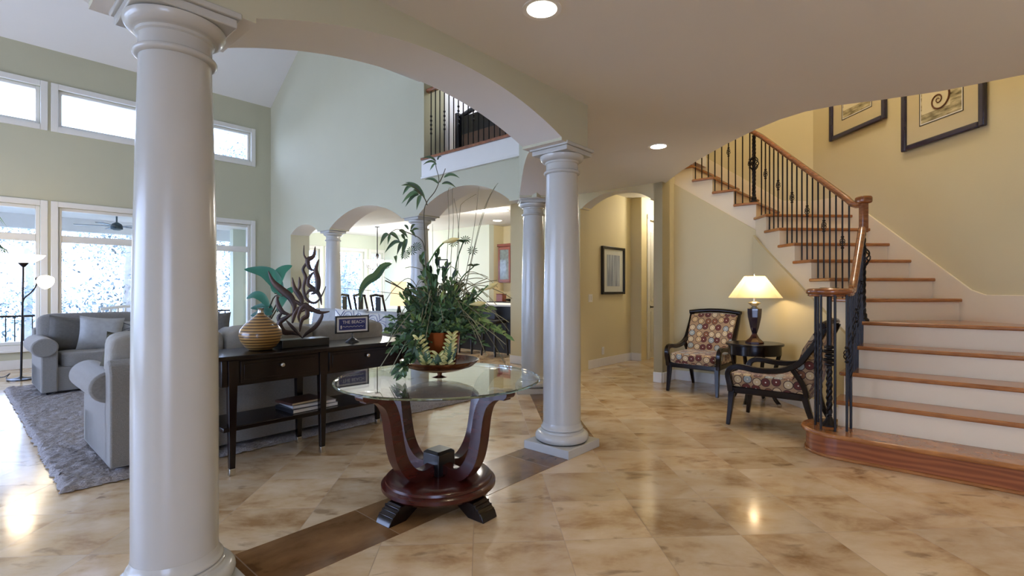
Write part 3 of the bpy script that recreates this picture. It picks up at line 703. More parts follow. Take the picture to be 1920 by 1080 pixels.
# ------------------------------------------------------------------ pictures on the stair wall
def picture(name, s_, zb, wid, hgt, lab, spiral=True):
    """hangs on the stair wall; local x runs along the wall away from the viewer, local y out of the wall"""
    base = w7 + E_ * (SW - .002) + D * s_ + Vector((0, 0, zb))
    t = thing(name, lab, 'picture', tuple(base), A1 + R(90), 'framed shell prints on the stair wall')
    f = .055; m = MB()
    for (x0, x1, z0, z1) in ((0, f, 0, hgt), (wid - f, wid, 0, hgt), (f, wid - f, 0, f), (f, wid - f, hgt - f, hgt)): m.box(x0, x1, 0, .04, z0, z1)
    m.build('frame', 'navymat', t, bevel=.012, seg=3)
    MB().box(f, wid - f, .002, .016, f, hgt - f).build('mat_board', 'matboard', t, smooth=0)
    a, b = .20, wid - .20; c, d = .20, hgt - .20
    m = MB()
    for (x0, x1, z0, z1) in ((a, a + .006, c, d), (b - .006, b, c, d), (a, b, c, c + .006), (a, b, d - .006, d), ): m.box(x0, x1, .016, .019, z0, z1, 0)
    m.build('mat_line', 'iron', t, smooth=0)
    MB().box(a + .006, b - .006, .0162, .0168, c + .006, d - .006).build('white_line', 'white', t, smooth=0)
    m = MB().box(a + .018, b - .018, .016, .0175, c + .018, d - .018)
    pm = mat('print_ground', srgb(212, 200, 160), .9, var=.0, dark=srgb(86, 76, 48), scale=9, stretch=(1, 1, 4)); pm2 = mat('print_paper', srgb(220, 210, 176), .9, var=.04)
    pr_ = m.build('print', pm, t, smooth=0)
    mx, mz = (a + b) / 2, (c + d) / 2
    MB().box(mx - .10, b - .03, .0175, .019, c + .1, d - .05).build('print_panel', pm2, pr_, smooth=0)
    if spiral:
        m = MB(); pts = []
        for i in range(60):
            th = i * .22; rr = .011 * math.exp(.185 * th); pts.append((mx + .02 - rr * math.cos(th), .021, c + .19 + rr * math.sin(th)))
        m.tube(pts, [.003 + .0001 * i for i in range(60)], 6, up=(0, 1, 0)); m.build('shell', mat('shell_sepia', srgb(104, 66, 40), .8, var=.3), pr_)
    return t
picture('framed_print', -.505 + .0, 2.60, .85, .86, 'large navy framed print of a spiral shell, nearer one on the stair wall')
picture('framed_print', .545, 3.02, .86, .86, 'navy framed landscape print further up the stairs, cut by the ceiling', False)
# corridor picture
t = thing('framed_mirror_print', 'tall black framed picture with pale mat hanging in the corridor', 'picture', tuple(W(3.66, 1.9, 1.125)), A0)
m = MB()
for b in ((0, .04, 0, .76), (.66, .70, 0, .76), (.04, .66, 0, .04), (.04, .66, .72, .76)): m.box(b[0], b[1], -.045, 0, b[2], b[3])
m.build('frame', 'black', t, bevel=.006)
MB().box(.04, .66, -.02, -.004, .04, .72).build('mat_board', mat('pale_mat', srgb(206, 208, 200), .3, var=.03), t, smooth=0)
MB().box(.15, .55, -.024, -.02, .13, .63).build('image', mat('pale_blue_print', srgb(190, 200, 212), .15, var=0, dark=srgb(110, 120, 140), scale=3, stretch=(8, 1, .6)), t, smooth=0)
def plate(name, u, z, lab, w_=.115, h_=.12, rock=True):
    t = thing(name, lab, 'switch' if rock else 'outlet', tuple(W(u, 1.9, z)), A0)
    MB().box(-w_ / 2, w_ / 2, -.006, 0, -h_ / 2, h_ / 2).build('plate', 'white', t, bevel=.003)
    if rock:
        for x in (-.025, .025): MB().box(x - .016, x + .016, -.011, -.006, -.032, .032).build('rocker', 'ceil', t, bevel=.002)
    else:
        for z_ in (-.022, .022): MB().box(-.015, .015, -.009, -.006, z_ - .014, z_ + .014).build('socket', 'ceil', t, bevel=.002)
plate('light_switch', 3.36, 1.07, 'white double light switch left of the corridor picture')
plate('wall_outlet', 3.72, .24, 'white wall outlet low on the corridor wall', .075, .12, False)

# ------------------------------------------------------------------ recessed lights
def downlight(x, y, z, lab, power=22, grp='recessed ceiling lights', col=WARM, r=.075):
    t = thing('recessed_light', lab, 'ceiling light', (x, y, z), 0, grp)
    MB().lathe([(r, -.004), (r + .022, -.006), (r + .022, .0), (r, .0)], n=36).build('trim_ring', 'white', t, smooth=60)
    MB().lathe([(r * .98, -.0055), (r * .98, -.003)], n=32).build('lens', 'disc', t)
    lamp('SPOT', 'downlight_beam', (x, y, z - .02), power, col, .07, spot=R(130)).rotation_euler = (0, 0, 0)
downlight(.148, 2.47, HC, 'large glowing recessed light at the top of the picture')
downlight(1.42, 4.84, HC, 'glowing recessed light in the hall ceiling in front of the arched opening')
for px, Y, l in ((944, 9.8, 'nearer recessed light in the kitchen ceiling'), (932.7, 11.2, 'farther recessed light in the kitchen ceiling')):
    downlight((px - 960) * Y / FPX, Y, 2.75, l, 20, r=.10)
# the rest of the hall's downlights, out of frame
for x, y in ((2.6, 1.2), (.4, -.9), (-2.4, -.3), (2.6, -1.2)): lamp('SPOT', 'downlight_beam', (x, y, HC - .02), 30, WARM, .07, spot=R(140))
p = W(5.0, 1.25, 2.6); lamp('POINT', 'corridor_lamp', p, 30, (1, .90, .74), .1)
p = W(5.7, 5.5, 1.3); lamp('POINT', 'undercabinet_lamp', p, 2.5, WARM, .05)
lamp('POINT', 'stairwell_fill', (3.1, 4.6, 4.9), 95, (1, .86, .66), .25)  # unseen point light added high in the stairwell for warm fill, no fitting
p = W(2.9, 2.4, 5.0); lamp('POINT', 'upper_corridor_lamp', p, 60, (.92, .95, 1), .1)
p = W(3.9, 8.4, 1.75); lamp('POINT', 'chandelier_bulbs', p, 170, (.95, .97, 1), .15)
p = W(3.6, 4.6, 2.65); lamp('POINT', 'kitchen_lamp', p, 110, (1, .95, .88), .1)
# unseen fill spots added beside and behind the viewer to brighten the hall ceiling
for x, y, e_ in ((3.3, .6, 70), (.8, -1.2, 75), (-2.2, -1.0, 40)): lamp('SPOT', 'ceiling_fill_spot', (x, y, 1.55), e_, (1, .90, .80), .12, spot=R(150)).rotation_euler = (R(180), 0, 0)
# daylight portals in the window openings
for a, b in LW:
    for z0, z1 in ((.36, 2.5), (3.76, 4.35)):
        q = W((a + b) / 2, VD + .25, (z0 + z1) / 2); lamp('AREA', 'sky_portal', q, 1, (1, 1, 1), b - a, z1 - z0, rot=(R(-90), 0, A0), portal=True)

# ------------------------------------------------------------------ round glass table
TC = Vector((-.415, 2.84, 0)); TZ = .705
t = thing('round_glass_table', 'round glass-topped pedestal table with four curved mahogany legs', 'table', tuple(TC), R(-84))
m = MB().lathe([(.568, TZ - .0135), (.5735, TZ - .009), (.5735, TZ - .003), (.568, TZ)], n=96); gt = m.build('glass_top', ['tglass', 'tedge'], t, smooth=0)
for p_ in gt.data.polygons:
    if abs(p_.normal.z) < .9: p_.material_index = 1
m = MB().lathe([(.27, .085), (.305, .09), (.32, .105), (.32, .125), (.308, .135), (.300, .137), (.298, .150), (.285, .160), (.24, .162), (.0, .162)], n=72); m.build('base_disc', 'mahog', t, smooth=40)
T45 = Matrix.Rotation(R(45), 4, 'Z'); m = MB().box(-.064, .064, -.064, .064, .16, .285, T=T45).add([tuple(T45 @ Vector(p)) for p in ((-.064, -.064, .285), (.064, -.064, .285), (.064, .064, .285), (-.064, .064, .285), (-.05, -.05, .296), (.05, -.05, .296), (.05, .05, .296), (-.05, .05, .296))], [(0, 1, 5, 4), (1, 2, 6, 5), (2, 3, 7, 6), (3, 0, 4, 7), (4, 5, 6, 7)])
m.build('centre_block', 'black', t, bevel=.006)
armp = [(.05, .20), (.13, .185), (.19, .20), (.245, .245), (.285, .31), (.308, .39), (.322, .47), (.338, .55), (.368, .615), (.42, .655), (.475, .668), (.505, .668)]
# smooth the arm curve
def cr(pts, n=4):
    out = []
    for i in range(len(pts) - 1):
        p0, p1, p2, p3 = (Vector(pts[max(i - 1, 0)]), Vector(pts[i]), Vector(pts[i + 1]), Vector(pts[min(i + 2, len(pts) - 1)]))
        for k in range(n):
            q = k / n; out.append(.5 * ((2 * p1) + (p2 - p0) * q + (2 * p0 - 5 * p1 + 4 * p2 - p3) * q * q + (3 * p1 - p0 - 3 * p2 + p3) * q ** 3))
    out.append(Vector(pts[-1])); return out
for k in range(4):
    a = R(45 + 90 * k); Tm = Matrix.Rotation(a, 4, 'Z')
    path = cr([(r_, 0, z_) for r_, z_ in armp]); n_ = len(path)
    rad = [.040 + .010 * math.sin(math.pi * min(1, i / n_ * 1.2)) if i < n_ * .8 else .038 for i in range(n_)]
    m = MB().tube(path, rad, 4, square=True, up=(0, 1, 0), T=Tm)
    # each support's vertical posts carry the glass
    m.tube([(.505, -.034, .672), (.505, .034, .672)], .022, 14, T=Tm); m.box(.40, .47, -.02, .02, .69, TZ - .0135, T=Tm)
    m.build('curved_leg', 'mahog', t, bevel=.006)
    m = MB().prism([(.19, .085), (.31, .085), (.345, .06), (.375, .035), (.39, .0), (.28, 0), (.19, .05)], -.055, .055, 'y', T=Tm)
    for q in range(3): m.box(.325 + q * .018, .333 + q * .018, -.056, .056, .04 - q * .012, .082 - q * .018, T=Tm)
    m.build('foot', 'espresso', t, bevel=.006)
# pedestal dish
DC = Vector((-.41, 2.83, TZ))
t = thing('pedestal_dish', 'wide bronze dish on a short stem holding the flower pot', 'dish', tuple(DC))
MB().lathe([(.0, .045), (.03, .046), (.12, .056), (.19, .078), (.215, .098), (.222, .100), (.218, .092), (.19, .066), (.12, .042), (.03, .034), (.015, .030), (.012, .010), (.03, .004), (.045, 0), (0, 0)][::-1], n=64).build('bowl', mat('bronze_glaze', srgb(112, 66, 38), .12, .5, var=.6, scale=9), t, smooth=60)
# ------------------------------------------------------------------ flower arrangement
FB = DC + Vector((.008, 0, .047))
t = thing('flower_arrangement', 'tall arrangement of bamboo leaves, calla lilies and grasses in a copper pot', 'flower arrangement', tuple(FB))
MB().lathe([(.0, 0), (.078, 0), (.082, .01), (.108, .200), (.112, .212), (.106, .212), (.098, .20), (.0, .195)], n=48).build('pot', mat('copper_glaze', srgb(150, 78, 34), .2, .6, var=.3), t, smooth=50)
def L3(px, py, dy=0.0):                          # arrangement is authored on its own upright plane through the pot
    q = P(px, py, FB.y + dy); return q - FB
# striped leaves standing against the pot
m = MB(); m2 = MB()
for (x0, y0, x1, y1, wd) in ((800, 690, 776, 640, .04), (806, 690, 800, 648, .035), (834, 690, 846, 626, .04), (838, 692, 858, 645, .035), (832, 692, 816, 660, .03), (812, 692, 818, 664, .03)):
    a = L3(x0, y0, -.10); b = L3(x1, y1, -.125); m.leaf(cr([a, (a + b) / 2 + Vector((0, -.02, 0)), b], 5), wd, 0, (0, -1, 0), .15)
for (px_, dx_, n__) in ((803, -3.2, 8), (838, 1.6, 9), (821, .6, 4)):
    for k in range(n__):
        y_ = 690 - k * 7.4; x_ = px_ + dx_ * k * .8
        for s_ in (-1, 1):
            a = L3(x_, y_, -.118 - .002 * k); b = L3(x_ + s_ * (16 - k * .6), y_ - 10, -.128); m2.leaf(cr([a, (a + b) / 2 + Vector((0, -.008, .007)), b], 3), .0165, 0, (0, -1, 0), .2)
m.build('striped_leaves', 'leafd', t); m2.build('leaf_stripes', foliage('cream_striped_leaflet', srgb(150, 156, 84), srgb(214, 206, 140)), t)
# bamboo stalks
def stalk(pts, r=.0035):
    m = MB(); pp = cr([L3(*q) for q in pts], 5); m.tube(pp, [r * (1 - .5 * i / len(pp)) for i in range(len(pp))], 6); return m
def lanc(m, a, b, w, dy=0, bend=6, mi=0):
    A = L3(a[0], a[1], dy); B = L3(b[0], b[1], dy + random.uniform(-.04, .04)); dr = B - A; up = Vector((0, 0, 1)) * bend * .001 * dr.length * 30
    m.leaf(cr([A, A.lerp(B, .35) + up, A.lerp(B, .7) + up * .8, B], 3), w * .85, mi, (.1, -1, .25), .2, prof=lambda q: max(.02, (math.sin(math.pi * q ** .7)) ** 1.25))
stalk([(810, 620, 0), (800, 540, .01), (797, 460, .02), (795, 400, .02), (801, 378, .02), (816, 358, .02), (823, 338, .02), (818, 315, .01), (815, 297, 0)]).build('bamboo_stalk', 'stem', t)
stalk([(806, 600, 0), (800, 520, -.03), (796, 468, -.05), (788, 448, -.06), (764, 436, -.07), (744, 430, -.08), (728, 440, -.08), (716, 452, -.09)]).build('bamboo_stalk', 'stem', t)
stalk([(801, 385, .02), (796, 372, .01), (783, 356, -.01), (766, 345, -.02)]).build('bamboo_twig', 'stem', t)
stalk([(824, 342, .02), (830, 330, .02), (835, 316, .02)]).build('bamboo_twig', 'stem', t)
m = MB()
for a, b, w in (((818, 303), (792, 297), .018), ((818, 306), (793, 309), .018), ((819, 308), (806, 320), .018), ((820, 300), (828, 294), .016), ((815, 318), (796, 337), .0), ((823, 345), (796, 337), .02), ((828, 345), (856, 353), .02), ((832, 333), (862, 334), .022),
             ((797, 372), (760, 342), .03), ((790, 362), (752, 348), .028), ((788, 362), (753, 382), .03), ((786, 365), (760, 388), .026), ((790, 366), (781, 394), .028), ((772, 350), (755, 366), .026), ((793, 368), (774, 356), .026),
             ((752, 440), (760, 452), .022), ((748, 432), (765, 447), .026), ((730, 438), (750, 453), .026), ((728, 438), (712, 461), .028), ((733, 440), (727, 459), .022), ((752, 454), (721, 475), .028), ((756, 454), (744, 479), .026), ((764, 448), (753, 488), .032), ((741, 480), (743, 494), .022), ((768, 432), (780, 446), .018), ((766, 431), (757, 422), .018), ((770, 431), (779, 421), .018), ((772, 434), (786, 430), .016)):
    if w: lanc(m, a, b, w)
m.build('bamboo_leaves', 'leafd', t)
# tall grasses and reeds
for pts in (((845, 600, 0), (838, 500, .05), (842, 420, .07), (840, 360, .08), (846, 352, .08)), ((848, 600, 0), (845, 500, .05), (850, 420, .06), (848, 360, .06), (851, 352, .06)), ((850, 600, 0), (856, 500, .03), (862, 400, .05), (868, 380, .05), (893, 364, .05)), ((850, 590, 0), (860, 480, .05), (858, 410, .05), (851, 372, .05)),
            ((855, 600, 0), (876, 500, .02), (890, 420, .02), (898, 350, .02)), ((858, 600, 0), (885, 480, -.02), (905, 400, -.02), (922, 360, -.03), (934, 343, -.03)), ((860, 600, 0), (890, 465, -.02), (912, 385, -.02), (930, 348, -.03)), ((812, 600, 0), (812, 500, .1), (811, 420, .1)), ((800, 610, 0), (770, 560, -.1), (720, 548, -.14), (640, 540, -.16))):
    stalk(pts, .0021).build('reed', 'grass', t)
def arcgrass(m, a, b, lift, dy):
    A = L3(a[0], a[1], 0); B = L3(b[0], b[1], dy); mid = (A + B) / 2 + Vector((0, 0, lift)); m.tube(cr([A, A.lerp(mid, .55) + Vector((0, 0, lift * .25)), mid, B.lerp(mid, .4) + Vector((0, 0, lift * .1)), B], 4), [.0022] * 17, 4)
m = MB()
for i in range(70):
    a = random.uniform(-1, 1); x = 825 + a * random.uniform(40, 150); y = 560 + random.uniform(-60, 90) * (1 if abs(a) > .4 else .5)
    arcgrass(m, (822 + random.uniform(-16, 16), 605), (x, y), random.uniform(.05, .2), random.uniform(-.25, .25))
for b in ((952, 692), (912, 668), (945, 655), (960, 560), (933, 590), (915, 520), (730, 700), (712, 690), (895, 540)): arcgrass(m, (840, 590), b, .12, -.1)
m.build('arching_grass', 'grass', t)
# leafy mass: sprigs with leaflets
def sprig(m, A, B, n, wl, ww, droop=.0):
    dr = B - A
    for k in range(n):
        q = (k + .6) / n; c = A + dr * q - Vector((0, 0, droop * q * q)); s_ = (-1) ** k
        ax = Vector((random.uniform(-1, 1), random.uniform(-1, 1), random.uniform(-.5, .8))).normalized(); l = wl * random.uniform(.7, 1.2)
        e = c + (ax * .8 + dr.normalized() * .6) * l
        m.leaf([c, c.lerp(e, .3) + Vector((0, 0, l * .10)), c.lerp(e, .65) + Vector((0, 0, l * .10)), e], ww * random.uniform(.7, 1.2), 0, (random.uniform(-.6, .6), -1, random.uniform(0, .8)), .2)
md = MB(); ml = MB(); top = Vector((0, 0, .21))
for i in range(150):
    th = random.uniform(0, 2 * math.pi); el = random.uniform(-.35, 1.15) if math.sin(th) > -.35 else random.uniform(.1, 1.2); r_ = random.uniform(.14, .28)
    tip = top + Vector((math.cos(th) * math.cos(el) * r_ * 1.15, math.sin(th) * math.cos(el) * r_ * .9, math.sin(el) * r_ * 1.15 + .02))
    sprig(md if random.random() < .75 else ml, top + Vector((math.cos(th) * .04, math.sin(th) * .04, 0)), tip, 15, .044, .017, .03)
for (x, y, dy) in ((742, 700, -.12), (735, 660, -.05), (760, 690, -.15), (775, 650, -.15), (728, 620, 0), (748, 640, -.1), (790, 650, -.12), (752, 705, -.14)):
    sprig(md, top, L3(x, y, dy), 22, .045, .026, 0); sprig(md, L3((x + 822) / 2, (y + 600) / 2 - 18, dy / 2), L3(x, y, dy), 16, .045, .026, 0)
for (x, y, dy) in ((948, 630, -.1), (940, 620, -.02), (905, 600, -.1), (915, 580, .05)): sprig(ml, L3(870, 585, 0), L3(x, y, dy), 24, .045, .024, 0)
for (x, y) in ((795, 520), (805, 500), (820, 480), (835, 500), (850, 520), (780, 545), (860, 540), (885, 560), (770, 570), (812, 530), (790, 485)): sprig(md, L3(822, 600), L3(x, y, random.uniform(-.08, .08)), 20, .06, .026, 0)
for (x, y) in ((772, 470), (782, 462), (760, 478), (886, 470), (850, 455), (873, 450)):       # starry tufts
    for k in range(12):
        a = R(30 * k); c = L3(x, y, .02); md.leaf([c, c + Vector((math.cos(a) * .022, -.01, math.sin(a) * .02)), c + Vector((math.cos(a) * .034, random.uniform(-.02, .02), math.sin(a) * .028))], .006)
md.build('dark_foliage', 'leafd', t, kind='stuff'); ml.build('light_foliage', 'leafl', t, kind='stuff')
# large curled leaf at left
m = MB(); m.leaf(cr([L3(760, 545, -.02), L3(718, 518, -.05)], 4), .006); pth = cr([L3(735, 494, -.05), L3(720, 500, -.05), L3(706, 518, -.06), L3(690, 528, -.07), L3(678, 545, -.08), L3(676, 566, -.09)], 4); m.leaf(pth, .05, 0, (0, -1, .2), .3); m.build('curled_leaf', 'leafd', t)
m = MB(); m.tube(cr([L3(800, 575, 0), L3(760, 545, -.03), L3(722, 526, -.06)], 5), .004, 6); m.build('leaf_stalk', 'stem', t)
# callas and papyrus heads
def calla(stem, head, lab='calla_lily'):
    m = MB(); pp = cr([L3(*q) for q in stem], 5); m.tube(pp, .0045, 8, 1)
    A = L3(*head[0]); B = L3(*head[1]); dr = B - A; n_ = 9; sd = Vector((-dr.z, 0, dr.x)).normalized()
    m.tube(cr([A, A.lerp(B, .35), A.lerp(B, .7), B], 3), [.004, .008, .012, .017, .022, .024, .021, .014, .006, .002], 12, 0, flat=.6)
    return m.build(lab, ['calla', 'leafl'], t, smooth=60)
calla(((803, 495, 0), (818, 470, -.02), (832, 455, -.03)), ((830, 455, -.03), (862, 447, -.05)))
calla(((890, 560, -.05), (905, 545, -.08), (915, 535, -.09)), ((908, 544, -.09), (934, 530, -.11)))
calla(((860, 590, -.1), (878, 575, -.13), (886, 570, -.14)), ((880, 571, -.14), (912, 568, -.16)))
for (x, y, bx) in ((888, 500, 845), (868, 455, 850)):
    m = MB(); m.tube(cr([L3(bx, 600), L3((x + bx) / 2 - 6, (y + 600) / 2 - 20), L3(x, y)], 5), .0035, 6)
    for k in range(14):
        a = R(k * 25); c = L3(x, y); m.leaf([c, c + Vector((.02 * math.cos(a), .02 * math.sin(a), .012)), c + Vector((.036 * math.cos(a), .036 * math.sin(a), .004 + .01 * random.random()))], .012)
    m.build('papyrus_head', 'leafd', t)
m = MB().box(-.022, .022, -.003, .003, -.02, .02); mm = MB()
fr = L3(831, 494, -.06)
for b in ((-.026, -.02, -.024, .024), (.02, .026, -.024, .024), (-.02, .02, -.024, -.018), (-.02, .02, .018, .024)): mm.box(b[0] + fr.x, b[1] + fr.x, fr.y - .004, fr.y + .004, b[2] + fr.z, b[3] + fr.z)
mm.build('lantern_frame', 'iron', t)

# ------------------------------------------------------------------ console table
cu0, cu1, cv0, cv1 = -1.97, -.47, 1.22, 1.66; CZ = .775
t = thing('console_table', 'long dark console table with drawers and silver-tipped legs behind the sofa', 'console table', tuple(W(cu0, cv0)), A0)
LN = cu1 - cu0; DP = cv1 - cv0
MB().box(-.02, LN + .02, -.02, DP + .02, CZ - .028, CZ).build('tabletop', 'espresso', t, bevel=.006)
MB().box(.02, LN - .02, .02, DP - .02, .575, CZ - .028).build('apron', 'espresso', t, bevel=.004)
MB().box(.03, LN - .03, .02, DP - .02, .285, .315).build('shelf', 'espresso', t, bevel=.005)
lx = [.09, LN / 2 - .04, LN - .18]
lx = [.085, .70, LN - .085]
for x in lx:
    for y in (.035, DP - .035):
        lg = MB().add([(x + a * .03, y + b * .03, CZ - .03) for a, b in ((-1, -1), (1, -1), (1, 1), (-1, 1))] + [(x + a * .017, y + b * .017, .045) for a, b in ((-1, -1), (1, -1), (1, 1), (-1, 1))], [(0, 1, 2, 3), (7, 6, 5, 4), (0, 4, 5, 1), (1, 5, 6, 2), (2, 6, 7, 3), (3, 7, 4, 0)]).build('leg', 'espresso', t, smooth=0, bevel=.003)
        MB().box(x - .018, x + .018, y - .018, y + .018, 0, .046).build('ferrule', 'nickel', lg, bevel=.002)
for a, b in ((lx[0] + .045, lx[1] - .045), (lx[1] + .045, lx[2] - .045)):
    dw = MB().box(a, b, .008, .03, .592, CZ - .04).box(a + .02, b - .02, .003, .008, .612, CZ - .06).build('drawer', 'espresso', t, bevel=.004)
    MB().super(((a + b) / 2, -.012, .685), (.032, .03, .032), .9, 14, 10).tube([((a + b) / 2, .005, .685), ((a + b) / 2, -.01, .685)], .006, 8).build('knob', 'nickel', dw)
# items on the console
t = thing('bulb_vase', 'round bulb-shaped vase of coiled golden rattan on the console', 'vase', tuple(W(-1.635, 1.43, CZ)))
vm = woodmat('coiled_rattan', srgb(70, 46, 22), srgb(178, 138, 78), .35, .4, (1.2, 1.2, 16), 1.2)
MB().lathe([(0, 0), (.07, 0), (.098, .02), (.128, .065), (.140, .105), (.132, .145), (.10, .185), (.055, .225), (.026, .25), (.021, .262)], n=40).build('body', vm, t, smooth=60)
MB().lathe([(.021, .26), (.019, .275), (.021, .29), (.026, .295), (.016, .295), (.014, .26)], n=24).build('neck', 'nickel', t, smooth=60)
t = thing('flame_sculpture', 'abstract bronze flame sculpture on a black block', 'sculpture', tuple(W(-1.34, 1.42, CZ)), 0)
MB().box(-.18, .18, -.07, .07, 0, .06).build('base', 'black', t, rz=A0, bevel=.004)
SC = W(-1.34, 1.42, CZ)
def S3(px, py, dy=0): return P(px, py, SC.y + dy) - SC
br = mat('patinated_bronze', srgb(44, 42, 44), .42, .6, var=0, dark=srgb(78, 54, 38), scale=6)
m = MB()
rib = lambda pts, wd: m.tube(cr([S3(*q) for q in pts], 4), [wd[0] * .003 + (wd[1] * .0032 - wd[0] * .003) * math.sin(math.pi * min(1, max(0, i / (4 * (len(pts) - 1))))) for i in range(4 * (len(pts) - 1) + 1)], 8, 0, flat=.30, up=(0, 1, 0))
for pts, wd in ((((567, 634), (575, 625), (592, 612), (604, 592), (600, 584)), (1, 5)), (((567, 634), (556, 622), (545, 610), (536, 600)), (1, 4)), (((562, 622), (566, 600), (576, 592), (574, 580), (564, 585)), (1.5, 6)),
                (((618, 584), (600, 586), (582, 578), (570, 572), (560, 590), (562, 605)), (1, 6)), (((503, 508), (512, 528), (530, 545), (545, 558), (552, 575), (548, 590)), (.8, 9)), (((519, 552), (521, 570), (530, 585), (545, 590)), (.8, 6)),
                (((548, 588), (536, 596), (524, 606), (532, 622), (548, 624), (560, 628)), (2, 7)), (((548, 520), (552, 540), (560, 552), (566, 565), (560, 580)), (.8, 7)), (((561, 519), (562, 535), (558, 548)), (.8, 4)),
                (((570, 460), (570, 478), (576, 490), (568, 505), (573, 520), (569, 540), (574, 560), (588, 568), (600, 560), (611, 537)), (1, 4)), (((591, 462), (588, 480), (577, 488), (580, 502), (589, 508)), (.8, 6)),
                (((598, 486), (592, 506), (596, 525), (594, 545), (582, 552)), (.8, 7)), (((590, 508), (580, 520), (578, 533), (590, 542), (600, 552)), (1, 5)), (((572, 556), (580, 545), (592, 545), (600, 556), (603, 572)), (1, 5)), (((560, 575), (552, 590), (548, 606)), (2, 5)),
                (((545, 558), (556, 566), (566, 572), (584, 582), (600, 582)), (2, 5)), (((529, 610), (522, 596), (530, 586)), (1, 5))): rib(pts, wd)
m.build('flames', br, t, smooth=60)
m = MB().tube([S3(568, 640), S3(567, 632)], .006, 8); m.build('stem', 'black', t)
t = thing('beach_sign', 'small blue framed sign on a stand reading THE BEACH', 'sign', tuple(W(-.93, 1.41, CZ)), A0 + R(-4))
MB().lathe([(.055, 0), (.055, .008), (.02, .03), (.008, .04)], n=20).tube([(0, 0, .03), (0, 0, .08)], .005, 8).build('stand', 'black', t, smooth=60)
m = MB()
for b in ((-.145, -.132, .075, .215), (.132, .145, .075, .215), (-.132, .132, .075, .087), (-.132, .132, .203, .215)): m.box(b[0], b[1], -.008, .008, b[2], b[3])
m.build('frame', 'black', t, bevel=.003)
MB().box(-.132, .132, -.004, .004, .087, .203).build('border', 'white', t, smooth=0)
pn = MB().box(-.115, .115, -.006, 0, .1, .19).build('panel', mat('sign_blue', srgb(36, 44, 110), .4, var=.1), t, smooth=0)
fc = bpy.data.curves.new('lettering', 'FONT'); fc.body = 'THE BEACH'; fc.size = .036; fc.align_x = 'CENTER'; fc.extrude = .0006
fo = bpy.data.objects.new('lettering_src', fc); C.objects.link(fo)
bpy.context.view_layer.update()
lm = bpy.data.meshes.new_from_object(fo.evaluated_get(bpy.context.evaluated_depsgraph_get())); bpy.data.objects.remove(fo)
lo = bpy.data.objects.new('lettering', lm); C.objects.link(lo); lm.materials.clear(); lm.materials.append(M['white']); lo.parent = pn; lo.location = (.008, -.0068, .152); lo.rotation_euler = (R(90), 0, 0)
m = MB(); m.tube([(-.085 + i * .009, -.0068, .128 + .004 * math.sin(i * 1.9)) for i in range(21)], .0016, 5); m.super((-.098, -.0068, .125), (.012, .002, .03), .8, 10, 8); m.build('script_line', 'white', pn)
# books on the lower shelf
for (u, v, rz_, w_, d_, h_, z_, c_, l_) in ((-1.30, 1.42, .05, .36, .26, .028, .315, srgb(30, 30, 34), 'large dark book at the bottom of the pile on the console shelf'), (-1.29, 1.43, -.04, .33, .25, .022, .343, srgb(170, 172, 176), 'grey book in the middle of the pile on the console shelf'), (-1.34, 1.44, .12, .28, .22, .018, .365, srgb(70, 40, 30), 'brown book on top of the pile on the console shelf')):
    b = thing('book', l_, 'book', tuple(W(u, v, z_)), A0 + rz_, 'books piled on the console shelf')
    MB().box(-w_ / 2, w_ / 2, -d_ / 2, d_ / 2, 0, .003).box(-w_ / 2, w_ / 2, -d_ / 2, d_ / 2, h_ - .003, h_).box(-w_ / 2, -w_ / 2 + .003, -d_ / 2, d_ / 2, .003, h_ - .003).build('cover', mat('book_cover', c_, .35, var=.2), b, bevel=.001)
    MB().box(-w_ / 2 + .004, w_ / 2 - .005, -d_ / 2 + .004, d_ / 2 - .004, .003, h_ - .003).build('pages', 'matboard' if h_ < .02 else 'white', b, smooth=0)

# ------------------------------------------------------------------ sofas and rug
def sofa(loc, rz, L_, ncush, lab, seatmat='sofa', arms=(1, 1), grp=None):
    """local x along the sofa, front towards +y, back plane at y=0"""
    t = thing('sofa', lab, 'sofa', loc, rz, grp)
    MB().box(.0, L_, .03, .90, .03, .30).build('base', 'sofa', t, bevel=.02, seg=3)
    m = MB().prism([(.0, .03), (.16, .03), (.17, .40), (.18, .62), (.15, .69), (.09, .715), (.03, .69), (.0, .62)], .0, L_, 'x'); m.build('back', 'sofa', t, bevel=.012, seg=2)
    for k, x0 in enumerate((0, L_)):
        if not arms[k]: continue
        s_ = -1 if k == 0 else 1
        m = MB().prism([(x0, .03), (x0 - s_ * .14, .03), (x0 - s_ * .14, .50), (x0, .50)], .12, .93, 'y')
        prof = [(x0 - s_ * .03 + s_ * .115 * math.cos(R(a)), .53 + .105 * math.sin(R(a))) for a in range(0, 360, 15)]
        m.prism(prof, .14, .95, 'y'); m.build('arm', 'sofa', t, bevel=.015, seg=2, smooth=45)
    iw = (L_ - .34) / ncush
    for k in range(ncush):
        x = .17 + iw * (k + .5)
        MB().super((x, .56, .37), (iw - .01, .72, .17), .22).build('seat_cushion', seatmat, t)
        bw = (L_ - .03) / ncush; Tm = Matrix.Translation((.015 + bw * (k + .5), .26, .65)) @ Matrix.Rotation(R(8), 4, 'X'); MB().super((0, 0, 0), (bw - .01, .20, .46), .28, T=Tm).build('back_cushion', seatmat, t)
    for a in (.08, L_ - .08):
        for b in (.1, .82): MB().box(a - .03, a + .03, b - .03, b + .03, 0, .03).build('foot', 'black', t)
    return t
sofa(tuple(W(-2.42, 1.76, .03)), A0, 2.15, 3, 'grey linen sofa with its back to the console table', 'sofam')
sofa(tuple(W(-.42, 6.16, .03)), A0 + R(180), 2.01, 2, 'grey sofa under the tall window facing the viewer')
sofa(tuple(W(1.0, 3.0, .03)), A0 + R(90), 2.3, 3, 'pale grey sofa along the arches, seen behind the console ornaments', 'sofal')
